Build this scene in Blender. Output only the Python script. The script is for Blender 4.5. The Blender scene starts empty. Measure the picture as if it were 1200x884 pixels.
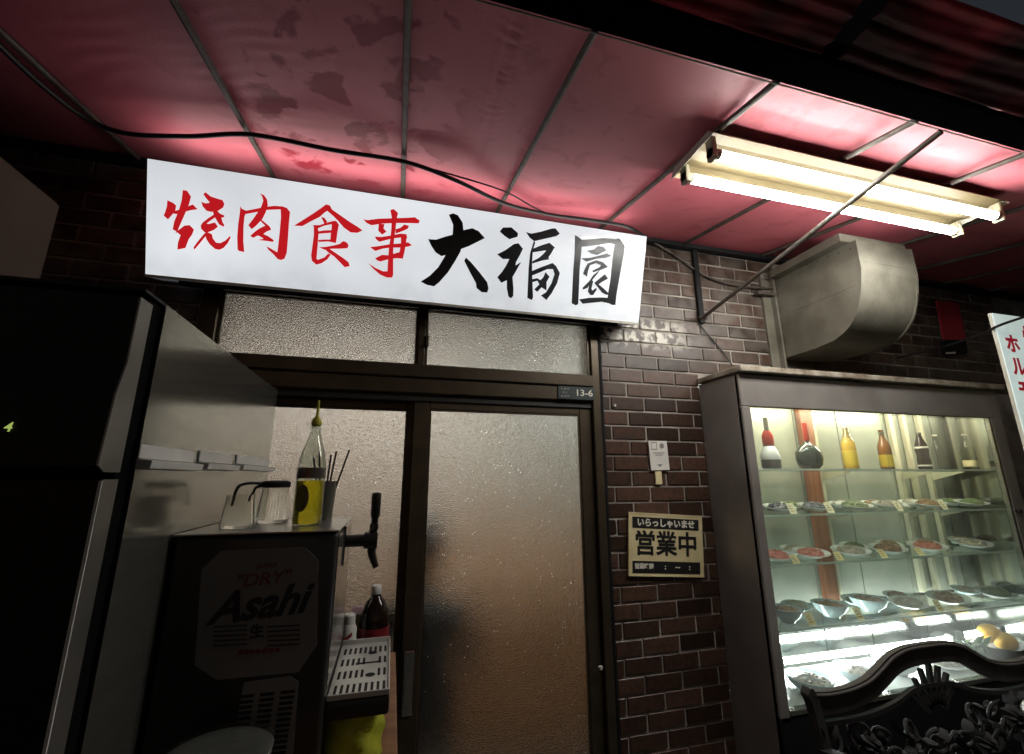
import bpy, bmesh, math, random
from mathutils import Vector, Matrix
random.seed(7)
sc = bpy.context.scene
# ------------------------------------------------------------------ camera, world, exposure
# Working frame: X right along the shopfront, Y metres away from the camera (wall face at Y=2), Z relative to eye level.
EYE = Vector((0, -2, 1.6))
FPX, YAW, PITCH, ROLL = 508.9, math.radians(15.02), math.radians(13.17), math.radians(-.12)
fw = Vector((math.sin(YAW)*math.cos(PITCH), math.cos(YAW)*math.cos(PITCH), math.sin(PITCH)))
r0 = Vector((math.cos(YAW), -math.sin(YAW), 0)); u0 = r0.cross(fw)
rt = r0*math.cos(ROLL)+u0*math.sin(ROLL); up = -r0*math.sin(ROLL)+u0*math.cos(ROLL)
cam = bpy.data.objects.new('camera', bpy.data.cameras.new('camera')); sc.collection.objects.link(cam)
cam.matrix_world = Matrix(((rt.x, up.x, -fw.x, EYE.x), (rt.y, up.y, -fw.y, EYE.y), (rt.z, up.z, -fw.z, EYE.z), (0, 0, 0, 1)))
cam.data.sensor_fit = 'HORIZONTAL'; cam.data.sensor_width = 36; cam.data.lens = 36*FPX/1200
cam.data.clip_start = .02; cam.data.clip_end = 500
sc.camera = cam
wd = bpy.data.worlds.new('World'); sc.world = wd; wd.use_nodes = True
wn = wd.node_tree.nodes; wl = wd.node_tree.links
sky = wn.new('ShaderNodeTexSky'); sky.sky_type = 'NISHITA'; sky.sun_disc = False
sky.sun_elevation = math.radians(-1.2); sky.sun_rotation = math.radians(200)
bg = wn['Background']; bg.inputs[1].default_value = .13
wl.new(sky.outputs[0], bg.inputs[0])
sc.view_settings.view_transform = 'Standard'; sc.view_settings.look = 'None'
sc.view_settings.exposure = 0; sc.view_settings.gamma = 1
sc.cycles.use_denoising = True
sc.cycles.max_bounces = 10; sc.cycles.transparent_max_bounces = 16; sc.cycles.transmission_bounces = 8
sc.cycles.sample_clamp_indirect = 4
sc.cycles.caustics_reflective = False

# ------------------------------------------------------------------ helpers
def ray(px, py):
    return fw + rt*((px-600)/FPX) + up*(-(py-442)/FPX)
def at(px, py, Y):                       # point on the vertical plane Y
    d = ray(px, py); return d*(Y/d.y)
def atz(px, py, z):                      # point on the level plane z
    d = ray(px, py); return d*(z/d.z)
def onplane(px, py, p0, n):
    d = ray(px, py); return d*(p0.dot(n)/d.dot(n))
AW_S = .18044
def aw_z(Y): return 1.35+AW_S*(Y-2)
def onawn(px, py, dz=0):
    d = ray(px, py); d = d/d.y; Y = (1.35-2*AW_S-dz)/(d.z-AW_S); return d*Y

def N(nt, t, **kw):
    n = nt.nodes.new(t)
    for k, v in kw.items(): setattr(n, k, v)
    return n
def c4(c): return (c[0], c[1], c[2], 1)
def pm(name, col, rough=.5, metal=0, col2=None, scale=6, lo=.35, hi=.65, bump=0, bscale=80, spec=.5, coat=0,
       emis=None, es=0, trans=0, ior=1.45, rvar=0, stretch=(1, 1, 1), rnd=0, grime=0, detail=6):
    m = bpy.data.materials.new(name); m.use_nodes = True; nt = m.node_tree; L = nt.links
    b = nt.nodes['Principled BSDF']; I = b.inputs
    I['Roughness'].default_value = rough; I['Metallic'].default_value = metal
    I['Specular IOR Level'].default_value = spec; I['Coat Weight'].default_value = coat
    I['Transmission Weight'].default_value = trans; I['IOR'].default_value = ior
    geo = N(nt, 'ShaderNodeNewGeometry'); mp = N(nt, 'ShaderNodeMapping'); mp.inputs['Scale'].default_value = stretch
    L.new(geo.outputs['Position'], mp.inputs[0])
    nz = N(nt, 'ShaderNodeTexNoise'); nz.inputs['Scale'].default_value = scale; nz.inputs['Detail'].default_value = detail
    L.new(mp.outputs[0], nz.inputs[0])
    mr = N(nt, 'ShaderNodeMapRange'); mr.inputs[1].default_value = lo; mr.inputs[2].default_value = hi
    L.new(nz.outputs[0], mr.inputs[0])
    mx = N(nt, 'ShaderNodeMix', data_type='RGBA')
    mx.inputs[6].default_value = c4(col); mx.inputs[7].default_value = c4(col2 or [x*.75 for x in col])
    L.new(mr.outputs[0], mx.inputs[0]); out = mx.outputs[2]
    if rnd:
        oi = N(nt, 'ShaderNodeObjectInfo'); r2 = N(nt, 'ShaderNodeMapRange')
        r2.inputs[3].default_value = 1-rnd; r2.inputs[4].default_value = 1+rnd
        L.new(oi.outputs['Random'], r2.inputs[0])
        h = N(nt, 'ShaderNodeHueSaturation'); L.new(r2.outputs[0], h.inputs['Value']); L.new(out, h.inputs['Color']); out = h.outputs[0]
    if grime:
        g = N(nt, 'ShaderNodeTexNoise'); g.inputs['Scale'].default_value = 2.3; g.inputs['Detail'].default_value = 9
        L.new(geo.outputs['Position'], g.inputs[0])
        gr = N(nt, 'ShaderNodeMapRange'); gr.inputs[1].default_value = .5; gr.inputs[2].default_value = .72; gr.inputs[4].default_value = grime
        L.new(g.outputs[0], gr.inputs[0])
        gm = N(nt, 'ShaderNodeMix', data_type='RGBA'); gm.inputs[7].default_value = (.05, .042, .03, 1)
        L.new(gr.outputs[0], gm.inputs[0]); L.new(out, gm.inputs[6]); out = gm.outputs[2]
    L.new(out, I['Base Color'])
    if rvar:
        rr = N(nt, 'ShaderNodeMapRange'); rr.inputs[3].default_value = max(.03, rough-rvar); rr.inputs[4].default_value = rough+rvar
        L.new(nz.outputs[0], rr.inputs[0]); L.new(rr.outputs[0], I['Roughness'])
    if bump:
        n2 = N(nt, 'ShaderNodeTexNoise'); n2.inputs['Scale'].default_value = bscale; n2.inputs['Detail'].default_value = 4
        L.new(mp.outputs[0], n2.inputs[0])
        bp = N(nt, 'ShaderNodeBump'); bp.inputs['Strength'].default_value = bump; bp.inputs['Distance'].default_value = .004
        L.new(n2.outputs[0], bp.inputs['Height']); L.new(bp.outputs[0], I['Normal'])
    if emis:
        I['Emission Color'].default_value = c4(emis); I['Emission Strength'].default_value = es
    m['b'] = 1
    return m
def thin_glass(name, tint=(.95, .98, .96), rough=.02, refl=1.0):
    m = bpy.data.materials.new(name); m.use_nodes = True; nt = m.node_tree; L = nt.links
    nt.nodes.remove(nt.nodes['Principled BSDF'])
    t = N(nt, 'ShaderNodeBsdfTransparent'); t.inputs[0].default_value = c4(tint)
    g = N(nt, 'ShaderNodeBsdfGlossy'); g.inputs['Roughness'].default_value = rough
    f = N(nt, 'ShaderNodeLayerWeight'); f.inputs[0].default_value = .5
    pw = N(nt, 'ShaderNodeMath', operation='POWER'); pw.inputs[1].default_value = 4.0; L.new(f.outputs['Facing'], pw.inputs[0])
    k = N(nt, 'ShaderNodeMath', operation='MULTIPLY_ADD'); k.inputs[1].default_value = .7*refl; k.inputs[2].default_value = .035*refl; L.new(pw.outputs[0], k.inputs[0])
    k.use_clamp = True
    x = N(nt, 'ShaderNodeMixShader'); L.new(k.outputs[0], x.inputs[0]); L.new(t.outputs[0], x.inputs[1]); L.new(g.outputs[0], x.inputs[2])
    L.new(x.outputs[0], nt.nodes['Material Output'].inputs[0])
    return m
def emit(name, col, s):
    m = bpy.data.materials.new(name); m.use_nodes = True; nt = m.node_tree
    nt.nodes.remove(nt.nodes['Principled BSDF'])
    e = N(nt, 'ShaderNodeEmission'); e.inputs[0].default_value = c4(col); e.inputs[1].default_value = s
    nt.links.new(e.outputs[0], nt.nodes['Material Output'].inputs[0]); return m

# geometry builders: each returns (verts, faces)
def join(*gs):
    V, F = [], []
    for v, f in gs:
        o = len(V); V += [Vector(p) for p in v]; F += [[i+o for i in q] for q in f]
    return V, F
def box(x0, x1, y0, y1, z0, z1, b=0, seg=1):
    V = [Vector((x, y, z)) for x in (x0, x1) for y in (y0, y1) for z in (z0, z1)]
    F = [(0, 1, 3, 2), (4, 6, 7, 5), (0, 4, 5, 1), (2, 3, 7, 6), (0, 2, 6, 4), (1, 5, 7, 3)]
    if not b: return V, F
    bm = bmesh.new(); vs = [bm.verts.new(v) for v in V]
    for f in F: bm.faces.new([vs[i] for i in f])
    bmesh.ops.bevel(bm, geom=bm.edges[:], offset=b, segments=seg, affect='EDGES', profile=.5)
    bm.verts.index_update()
    g = ([v.co.copy() for v in bm.verts], [[v.index for v in f.verts] for f in bm.faces]); bm.free(); return g
def tube(pts, r, n=8, cap=True):
    pts = [Vector(p) for p in pts]; R = r if isinstance(r, (list, tuple)) else [r]*len(pts)
    V, F = [], []; prev = None
    for i, p in enumerate(pts):
        t = (pts[min(i+1, len(pts)-1)]-pts[max(i-1, 0)]).normalized()
        if prev is None:
            a = Vector((0, 0, 1)) if abs(t.z) < .9 else Vector((1, 0, 0)); x = t.cross(a).normalized()
        else:
            x = (prev-t*prev.dot(t)).normalized()
        prev = x; y = t.cross(x)
        for k in range(n):
            a = 2*math.pi*k/n; V.append(p+(x*math.cos(a)+y*math.sin(a))*R[i])
    for i in range(len(pts)-1):
        for k in range(n):
            F.append((i*n+k, i*n+(k+1) % n, (i+1)*n+(k+1) % n, (i+1)*n+k))
    if cap: F += [tuple(range(n))[::-1], tuple(range((len(pts)-1)*n, len(pts)*n))]
    return V, F
def spline(pts, k=6):
    P = [Vector(p) for p in pts]; o = []
    for i in range(len(P)-1):
        a, b, c, d = P[max(i-1, 0)], P[i], P[i+1], P[min(i+2, len(P)-1)]
        for j in range(k):
            t = j/k; o.append(.5*((2*b)+(c-a)*t+(2*a-5*b+4*c-d)*t*t+(3*b-a-3*c+d)*t**3))
    return o+[P[-1]]
def lathe(prof, c=(0, 0, 0), n=24, sx=1, sy=1):
    c = Vector(c); V, F = [], []
    for r, z in prof:
        for k in range(n):
            a = 2*math.pi*k/n; V.append(c+Vector((r*math.cos(a)*sx, r*math.sin(a)*sy, z)))
    for i in range(len(prof)-1):
        for k in range(n):
            F.append((i*n+k, i*n+(k+1) % n, (i+1)*n+(k+1) % n, (i+1)*n+k))
    F += [tuple(range(n))[::-1], tuple(range((len(prof)-1)*n, len(prof)*n))]
    return V, F
def prism(poly, off):
    P = [Vector(p) for p in poly]; n = len(P); off = Vector(off)
    V = P+[p+off for p in P]
    F = [tuple(range(n)), tuple(range(2*n-1, n-1, -1))]+[(i, i+n, (i+1) % n+n, (i+1) % n) for i in range(n)]
    return V, F
def strip2d(pts, w):                     # closed outline of a path of width w in 2D (x,z)
    Lp, Rp = [], []
    for i, p in enumerate(pts):
        a = pts[max(i-1, 0)]; b = pts[min(i+1, len(pts)-1)]
        dx, dz = b[0]-a[0], b[1]-a[1]; l = math.hypot(dx, dz) or 1
        ww = (w[i] if isinstance(w, list) else w)/2
        Lp.append((p[0]-dz/l*ww, p[1]+dx/l*ww)); Rp.append((p[0]+dz/l*ww, p[1]-dx/l*ww))
    return Lp+Rp[::-1]
def mesh(name, g, mat, smooth=False, base=Vector((0, 0, 0))):
    me = bpy.data.meshes.new(name)
    me.from_pydata([tuple(Vector(v)-base) for v in g[0]], [], [tuple(f) for f in g[1]]); me.update()
    bm = bmesh.new(); bm.from_mesh(me); bmesh.ops.recalc_face_normals(bm, faces=bm.faces); bm.to_mesh(me); bm.free()
    if mat: me.materials.append(mat)
    if smooth:
        me.polygons.foreach_set('use_smooth', [True]*len(me.polygons))
        if smooth != 1: me.set_sharp_from_angle(angle=math.radians(smooth))
    return me
def link(o): sc.collection.objects.link(o); return o
def setp(o, label=None, cat=None, group=None, kind=None):
    if label: o['label'] = label
    if cat: o['category'] = cat
    if group: o['group'] = group
    if kind: o['kind'] = kind
def thing(name, label, cat, base=(0, 2, -1.6), group=None, kind=None):
    o = link(bpy.data.objects.new(name, None)); o.location = Vector(base)+EYE; o.empty_display_size = .05
    setp(o, label, cat, group, kind); o['bx'] = list(base); return o
def part(name, g, mat, parent, smooth=False, label=None, kind=None):
    p = parent
    while p.get('bx') is None: p = p.parent
    o = link(bpy.data.objects.new(name, mesh(name, g, mat, smooth, Vector(p['bx'])))); o.parent = parent
    setp(o, label, kind=kind); return o
def solo(name, g, mat, label, cat, smooth=False, group=None, kind=None, base=None):
    if base is None:
        vs = g[0]; base = Vector((sum(v[0] for v in vs)/len(vs), sum(v[1] for v in vs)/len(vs), min(v[2] for v in vs)))
    base = Vector(base)
    o = link(bpy.data.objects.new(name, mesh(name, g, mat, smooth, base))); o.location = base+EYE
    setp(o, label, cat, group, kind); o['bx'] = list(base); return o
def text_geo(body, size, origin, xdir, updir, depth=.0015, bold=0, align='CENTER', shear=0, sx=1):
    c = bpy.data.curves.new('lettering', 'FONT'); c.body = body; c.size = size; c.align_x = align; c.align_y = 'CENTER'
    c.extrude = depth/2; c.offset = bold; c.shear = shear; c.resolution_u = 3
    o = link(bpy.data.objects.new('lettering', c)); dg = bpy.context.evaluated_depsgraph_get()
    me = bpy.data.meshes.new_from_object(o.evaluated_get(dg))
    xd = Vector(xdir).normalized(); ud = Vector(updir).normalized(); nd = xd.cross(ud); og = Vector(origin)
    V = [og+xd*(v.co.x*sx)+ud*v.co.y+nd*v.co.z for v in me.vertices]; F = [list(p.vertices) for p in me.polygons]
    bpy.data.objects.remove(o); bpy.data.curves.remove(c); bpy.data.meshes.remove(me); return V, F

# ------------------------------------------------------------------ materials
M = {}
M['asphalt'] = pm('asphalt', (.05, .05, .052), .85, bump=.5, bscale=120)
M['mortar'] = pm('mortar', (.36, .33, .285), .9, col2=(.15, .135, .115), scale=5, bump=.4, bscale=200)
M['bronze'] = pm('bronze_aluminium', (.085, .065, .042), .38, .55, col2=(.06, .046, .03), scale=9, rvar=.1, grime=.5)
M['track'] = pm('dark_track', (.02, .018, .015), .5)
M['stainless'] = pm('brushed_stainless', (.45, .44, .39), .17, .85, col2=(.37, .36, .32), scale=5, stretch=(1, 1, 14), rvar=.05, grime=.15)
M['steel_dark'] = pm('dark_stainless', (.36, .335, .31), .32, .45, col2=(.28, .26, .24), scale=4, rvar=.06, grime=.3)
M['blackfront'] = pm('black_lacquer', (.008, .008, .008), .5, spec=.25)
M['gasket'] = pm('rubber_gasket', (.004, .004, .004), .9, spec=.1)
M['dooredge'] = pm('grey_door_edge', (.22, .21, .19), .4, .6)
M['black'] = pm('black_plastic', (.014, .013, .013), .4)
M['blacksteel'] = pm('black_painted_steel', (.012, .012, .013), .65, spec=.2)
M['beamblack'] = pm('matt_black_beam', (.004, .004, .004), 1, spec=0)
M['rib'] = pm('galvanised_tube', (.10, .09, .08), .55, .3, col2=(.07, .05, .035), scale=30, lo=.4, hi=.7, bump=.2)
M['cable'] = pm('black_cable', (.014, .014, .014), .5)
M['duct'] = pm('dull_galvanised_sheet', (.165, .155, .122), .6, .1, col2=(.115, .107, .08), scale=9, bump=.25, bscale=140, grime=.6, rvar=.1)
M['reflector'] = pm('cream_enamel', (.27, .22, .125), .5, col2=(.21, .16, .08), scale=5, grime=.12)
M['white'] = pm('white_plastic', (.72, .72, .68), .45)
M['dirtywhite'] = pm('aged_white_paint', (.6, .58, .5), .5, col2=(.45, .42, .34), scale=9)
M['socket'] = pm('lamp_socket', (.55, .5, .36), .5)
M['caseW'] = pm('white_sign_case', (.62, .62, .60), .45, emis=(.85, .9, 1), es=.05)
M['inkblack'] = pm('black_vinyl', (.02, .022, .025), .3, col2=(.014, .014, .016))
M['wood'] = pm('brown_plywood', (.26, .13, .06), .55, col2=(.16, .075, .035), scale=3, stretch=(1, 8, 8), bump=.1)
M['woodpost'] = pm('varnished_post', (.30, .11, .05), .4, col2=(.19, .07, .03), scale=4, stretch=(12, 12, 1))
M['slab'] = pm('mortar_cap', (.36, .33, .26), .9, col2=(.16, .12, .085), scale=14, bump=.9, bscale=90)
M['cream'] = pm('cream_post', (.62, .58, .42), .4)
M['mirror'] = pm('mirror_steel', (.55, .57, .52), .10, 1, col2=(.46, .48, .43), scale=3, rvar=.04)
M['backpanel'] = pm('grey_back_panel', (.34, .36, .29), .3, .15, col2=(.25, .27, .22), scale=4, rvar=.06)
M['glass'] = thin_glass('clear_pane', (.95, .98, .96), .015)
_nt = M['glass'].node_tree; _o = _nt.nodes['Material Output']; _src = _o.inputs[0].links[0].from_socket
_d = N(_nt, 'ShaderNodeBsdfDiffuse'); _d.inputs[0].default_value = (.8, .8, .76, 1)
_t = N(_nt, 'ShaderNodeBsdfTranslucent'); _t.inputs[0].default_value = (.8, .8, .76, 1)
_a = N(_nt, 'ShaderNodeMixShader'); _nt.links.new(_d.outputs[0], _a.inputs[1]); _nt.links.new(_t.outputs[0], _a.inputs[2])
_g = N(_nt, 'ShaderNodeNewGeometry'); _z = N(_nt, 'ShaderNodeTexNoise'); _z.inputs['Scale'].default_value = 5; _z.inputs['Detail'].default_value = 8; _nt.links.new(_g.outputs['Position'], _z.inputs[0])
_r = N(_nt, 'ShaderNodeMapRange'); _r.inputs[1].default_value = .3; _r.inputs[2].default_value = .75; _r.inputs[3].default_value = .025; _r.inputs[4].default_value = .085; _nt.links.new(_z.outputs[0], _r.inputs[0])
_m = N(_nt, 'ShaderNodeMixShader'); _nt.links.new(_r.outputs[0], _m.inputs[0]); _nt.links.new(_src, _m.inputs[1]); _nt.links.new(_a.outputs[0], _m.inputs[2]); _nt.links.new(_m.outputs[0], _o.inputs[0])
M['shelfglass'] = thin_glass('green_shelf_glass', (.93, .97, .945), .03)
M['shelfedge'] = pm('shelf_edge_glass', (.55, .66, .55), .25)
M['ceramic'] = pm('white_ceramic', (.78, .79, .76), .22, coat=.3)
M['celadon'] = pm('pale_blue_ceramic', (.55, .66, .68), .22, coat=.3)
M['tag'] = pm('cream_card', (.70, .62, .34), .7, col2=(.62, .5, .22), scale=120)
M['tagw'] = pm('pale_card', (.74, .70, .52), .7, col2=(.66, .60, .38), scale=120)
M['meat'] = pm('red_meat', (.42, .07, .05), .35, col2=(.55, .28, .22), scale=70, bump=.6, bscale=120)
M['brownfood'] = pm('braised_food', (.16, .085, .045), .45, col2=(.32, .2, .1), scale=60, bump=.7, bscale=110)
M['greyfood'] = pm('mixed_rice', (.26, .24, .22), .55, col2=(.44, .38, .28), scale=60, bump=.7, bscale=110)
M['greenfood'] = pm('green_leaves', (.08, .14, .05), .5, col2=(.2, .22, .1), scale=60, bump=.5)
M['shell'] = pm('dark_shellfish', (.05, .055, .07), .3, col2=(.2, .2, .22), scale=50, bump=.6, bscale=60)
M['orange'] = pm('yellow_fruit_skin', (.80, .46, .06), .4, col2=(.7, .36, .04), scale=12, bump=.15, bscale=220)
M['leaf'] = pm('garnish_leaf', (.07, .12, .06), .5, col2=(.16, .2, .1), scale=30)
M['castiron'] = pm('dark_cast_metal', (.015, .014, .014), .8, .0, col2=(.02, .019, .019), scale=20, bump=.3, bscale=90, rvar=.1)
M['castrail'] = pm('worn_cast_rail', (.055, .049, .044), .65, .0, col2=(.035, .031, .028), scale=14, rvar=.1)
M['signcream'] = pm('yellowed_sign_board', (.66, .58, .34), .5, col2=(.58, .49, .26), scale=10)
M['signblack'] = pm('sign_black_print', (.012, .012, .012), .5)
M['signwhite'] = pm('sign_white_print', (.75, .72, .6), .5)
M['plate'] = pm('dark_green_enamel', (.035, .05, .05), .35)
M['card'] = pm('white_sticker', (.70, .68, .62), .5)
M['greyprint'] = pm('grey_print', (.22, .21, .2), .6)
M['cardboard'] = pm('brown_cardboard', (.10, .078, .05), .85, col2=(.08, .06, .038), scale=7)
M['redcloth'] = pm('dusty_red_cloth', (.42, .024, .042), .65, col2=(.07, .012, .017), scale=2.6, lo=.42, hi=.60, bump=.1, bscale=60, spec=.3, detail=3)
M['redplate'] = pm('red_painted_plate', (.42, .03, .05), .5)
M['dispenser'] = pm('dispenser_black', (.016, .015, .015), .35, col2=(.022, .02, .02))
M['disptop'] = pm('dispenser_steel_top', (.55, .54, .50), .3, .9, grime=.2)
M['logopanel'] = pm('grey_logo_panel', (.17, .163, .157), .5, col2=(.145, .138, .132))
M['logored'] = pm('dull_red_print', (.14, .03, .03), .5)
M['chrome'] = pm('chrome', (.6, .6, .6), .12, 1)
M['tray'] = pm('tray_steel', (.70, .70, .66), .35, .55)
M['hole'] = pm('slot_dark', (.006, .006, .006), .8)
M['clear'] = thin_glass('clear_plastic', (.86, .88, .86), .06, 1.6)
M['clearg'] = thin_glass('clear_drinking_glass', (.88, .90, .87), .03, 1.7)
M['lemon'] = pm('yellow_syrup', (.95, .85, .04), .22, col2=(.93, .82, .04), trans=.85, ior=1.2)
M['realglass'] = pm('solid_clear_glass', (.96, .97, .95), .03, col2=(.95, .96, .94), trans=1, ior=1.45)
M['yellowcap'] = pm('yellow_pourer', (.55, .50, .06), .4)
M['label'] = pm('dark_label', (.20, .14, .05), .5)
M['milky'] = thin_glass('milky_plastic', (.80, .80, .78), .1, 2)
_nt = M['milky'].node_tree; _o = _nt.nodes['Material Output']; _src = _o.inputs[0].links[0].from_socket
_d = N(_nt, 'ShaderNodeBsdfDiffuse'); _d.inputs[0].default_value = (.75, .74, .70, 1); _m = N(_nt, 'ShaderNodeMixShader'); _m.inputs[0].default_value = .22
_nt.links.new(_src, _m.inputs[1]); _nt.links.new(_d.outputs[0], _m.inputs[2]); _nt.links.new(_m.outputs[0], _o.inputs[0])
M['cola'] = pm('cola', (.015, .006, .004), .12)
M['redlabel'] = pm('dark_red_label', (.20, .012, .02), .4)
M['canred'] = pm('red_can_print', (.5, .03, .04), .35)
M['lime'] = pm('lime_cloth', (.42, .44, .03), .75, col2=(.30, .32, .02), scale=16, bump=.5, bscale=40)
M['hair'] = pm('black_hair', (.012, .011, .010), .5)
M['skin'] = pm('skin', (.42, .26, .18), .5)
M['clothes'] = pm('dark_clothes', (.02, .022, .026), .8)
M['clothes2'] = pm('charcoal_clothes', (.03, .03, .034), .8)
M['roomwall'] = pm('room_wall_beige', (.38, .305, .25), .8, col2=(.31, .25, .20), scale=2)
M['roomwall2'] = pm('room_wall_grey_green', (.34, .385, .355), .8, col2=(.28, .31, .29), scale=2)
M['roomwood'] = pm('room_wood', (.62, .32, .14), .6, col2=(.5, .24, .1), scale=3, stretch=(9, 9, 1))
M['roomceil'] = pm('room_ceiling', (.24, .21, .19), .9, col2=(.15, .13, .115), scale=3)
M['roomfloor'] = pm('room_floor', (.12, .1, .08), .7)
M['tube'] = emit('lit_tube', (1, .985, .93), 72)
M['tubeback'] = emit('dimmed_tube_back', (1, .95, .8), 3)  # added dimming of the tube tops, keeps their light off the reflector
M['tubewarm'] = emit('warm_lit_tube', (1, .92, .72), 80)
M['tubecool'] = emit('cool_lit_tube', (.92, .98, 1), 85)
M['roomlight'] = emit('room_lamp', (1, .97, .90), 12)
M['roomfill'] = emit('front_fill_light', (1, .94, .82), 60)  # added fill, unseen behind the door head, brightens the counter front
M['led'] = emit('green_digit', (.62, .8, .2), .55)
M['redglow'] = pm('red_backlit_vinyl', (.45, .015, .02), .35, emis=(.62, .012, .018), es=.75)
M['redprint2'] = pm('crimson_backlit_vinyl', (.25, .01, .02), .4, emis=(.26, .008, .02), es=.6)
def lightbox_mat(name, col, s):
    m = pm(name, (.45, .46, .46), .09, emis=col, es=s); nt = m.node_tree; L = nt.links
    geo = N(nt, 'ShaderNodeNewGeometry'); sp = N(nt, 'ShaderNodeSeparateXYZ'); L.new(geo.outputs['Position'], sp.inputs[0])
    nz = N(nt, 'ShaderNodeTexNoise'); nz.inputs['Scale'].default_value = 1.7; nz.inputs['Detail'].default_value = 2; L.new(geo.outputs['Position'], nz.inputs[0])
    mr = N(nt, 'ShaderNodeMapRange'); mr.inputs[1].default_value = .3; mr.inputs[2].default_value = .7; mr.inputs[3].default_value = s*.82; mr.inputs[4].default_value = s*1.12
    L.new(nz.outputs[0], mr.inputs[0])
    # lightbox falloff painted in: emission dimmed towards the lower edge, with specks of grime
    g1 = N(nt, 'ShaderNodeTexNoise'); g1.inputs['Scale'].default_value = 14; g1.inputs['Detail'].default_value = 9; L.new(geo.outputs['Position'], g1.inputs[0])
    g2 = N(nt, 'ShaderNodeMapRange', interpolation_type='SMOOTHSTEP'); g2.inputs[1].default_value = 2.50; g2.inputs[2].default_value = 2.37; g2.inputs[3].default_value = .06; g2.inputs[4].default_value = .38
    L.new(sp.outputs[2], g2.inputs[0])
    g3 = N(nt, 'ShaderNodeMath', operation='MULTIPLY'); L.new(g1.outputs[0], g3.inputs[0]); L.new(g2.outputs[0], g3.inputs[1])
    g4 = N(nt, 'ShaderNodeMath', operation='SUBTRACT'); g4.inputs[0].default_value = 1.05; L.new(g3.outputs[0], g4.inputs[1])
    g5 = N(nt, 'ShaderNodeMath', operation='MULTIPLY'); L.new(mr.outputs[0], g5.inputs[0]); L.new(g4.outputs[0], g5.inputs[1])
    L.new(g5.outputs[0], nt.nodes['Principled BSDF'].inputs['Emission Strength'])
    return m
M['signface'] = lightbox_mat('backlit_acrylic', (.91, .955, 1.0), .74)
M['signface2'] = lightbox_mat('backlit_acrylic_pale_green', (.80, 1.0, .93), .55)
M['signtop'] = emit('light_leaking_from_sign', (1, .95, .9), 5)

def brick_mat():
    m = pm('brown_glazed_brick', (.064, .033, .022), .34, col2=(.028, .018, .013), scale=40, lo=.35, hi=.7, bump=.35, bscale=160, rnd=.6, rvar=.15)
    nt = m.node_tree; L = nt.links; b = nt.nodes['Principled BSDF']; src = b.inputs['Base Color'].links[0].from_socket
    geo = N(nt, 'ShaderNodeNewGeometry'); sp = N(nt, 'ShaderNodeSeparateXYZ'); L.new(geo.outputs['Position'], sp.inputs[0])
    # dust film that settles thicker on the upper courses, broken up by noise; and one smeared patch of old render by the sign
    def ramp(sock, a, bb, lo=0, hi=1):
        r = N(nt, 'ShaderNodeMapRange', interpolation_type='SMOOTHSTEP'); r.inputs[1].default_value = a; r.inputs[2].default_value = bb
        r.inputs[3].default_value = lo; r.inputs[4].default_value = hi; L.new(sock, r.inputs[0]); return r.outputs[0]
    def mul(a, c):
        k = N(nt, 'ShaderNodeMath', operation='MULTIPLY'); L.new(a, k.inputs[0])
        if isinstance(c, float): k.inputs[1].default_value = c
        else: L.new(c, k.inputs[1])
        return k.outputs[0]
    nz = N(nt, 'ShaderNodeTexNoise'); nz.inputs['Scale'].default_value = 9; nz.inputs['Detail'].default_value = 8; L.new(geo.outputs['Position'], nz.inputs[0])
    dust = mul(mul(ramp(sp.outputs[2], 1.9, 2.55), ramp(nz.outputs[0], .35, .62)), .5)
    n2 = N(nt, 'ShaderNodeTexNoise'); n2.inputs['Scale'].default_value = 22; n2.inputs['Detail'].default_value = 8; L.new(geo.outputs['Position'], n2.inputs[0])
    patch = mul(mul(mul(ramp(sp.outputs[0], 1.0, 1.1), ramp(sp.outputs[0], 1.62, 1.4)), mul(ramp(sp.outputs[2], 2.27, 2.33), ramp(sp.outputs[2], 2.48, 2.42))), ramp(n2.outputs[0], .42, .56))
    mx = N(nt, 'ShaderNodeMix', data_type='RGBA'); mx.inputs[7].default_value = (.16, .14, .115, 1)
    L.new(dust, mx.inputs[0]); L.new(src, mx.inputs[6])
    m2 = N(nt, 'ShaderNodeMix', data_type='RGBA'); m2.inputs[7].default_value = (.50, .47, .40, 1)
    L.new(patch, m2.inputs[0]); L.new(mx.outputs[2], m2.inputs[6]); L.new(m2.outputs[2], b.inputs['Base Color'])
    return m
M['brick'] = brick_mat()

def frosted():
    m = pm('patterned_frosted_glass', (.91, .92, .90), .10, trans=1, ior=1.33, col2=(.88, .87, .82), scale=3)
    nt = m.node_tree; L = nt.links; b = nt.nodes['Principled BSDF']
    geo = N(nt, 'ShaderNodeNewGeometry')
    n1 = N(nt, 'ShaderNodeTexNoise'); n1.inputs['Scale'].default_value = 190; n1.inputs['Detail'].default_value = 3; L.new(geo.outputs['Position'], n1.inputs[0])
    mp = N(nt, 'ShaderNodeMapping'); mp.inputs['Scale'].default_value = (60, 60, 2.5); L.new(geo.outputs['Position'], mp.inputs[0])
    n2 = N(nt, 'ShaderNodeTexNoise'); n2.inputs['Scale'].default_value = 1; n2.inputs['Detail'].default_value = 2; L.new(mp.outputs[0], n2.inputs[0])
    ad = N(nt, 'ShaderNodeMath', operation='MULTIPLY_ADD'); ad.inputs[1].default_value = .25; L.new(n2.outputs[0], ad.inputs[0]); L.new(n1.outputs[0], ad.inputs[2])
    bp = N(nt, 'ShaderNodeBump'); bp.inputs['Strength'].default_value = 1; bp.inputs['Distance'].default_value = .0105
    L.new(ad.outputs[0], bp.inputs['Height']); L.new(bp.outputs[0], b.inputs['Normal'])
    return m
M['frost'] = frosted()

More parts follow.
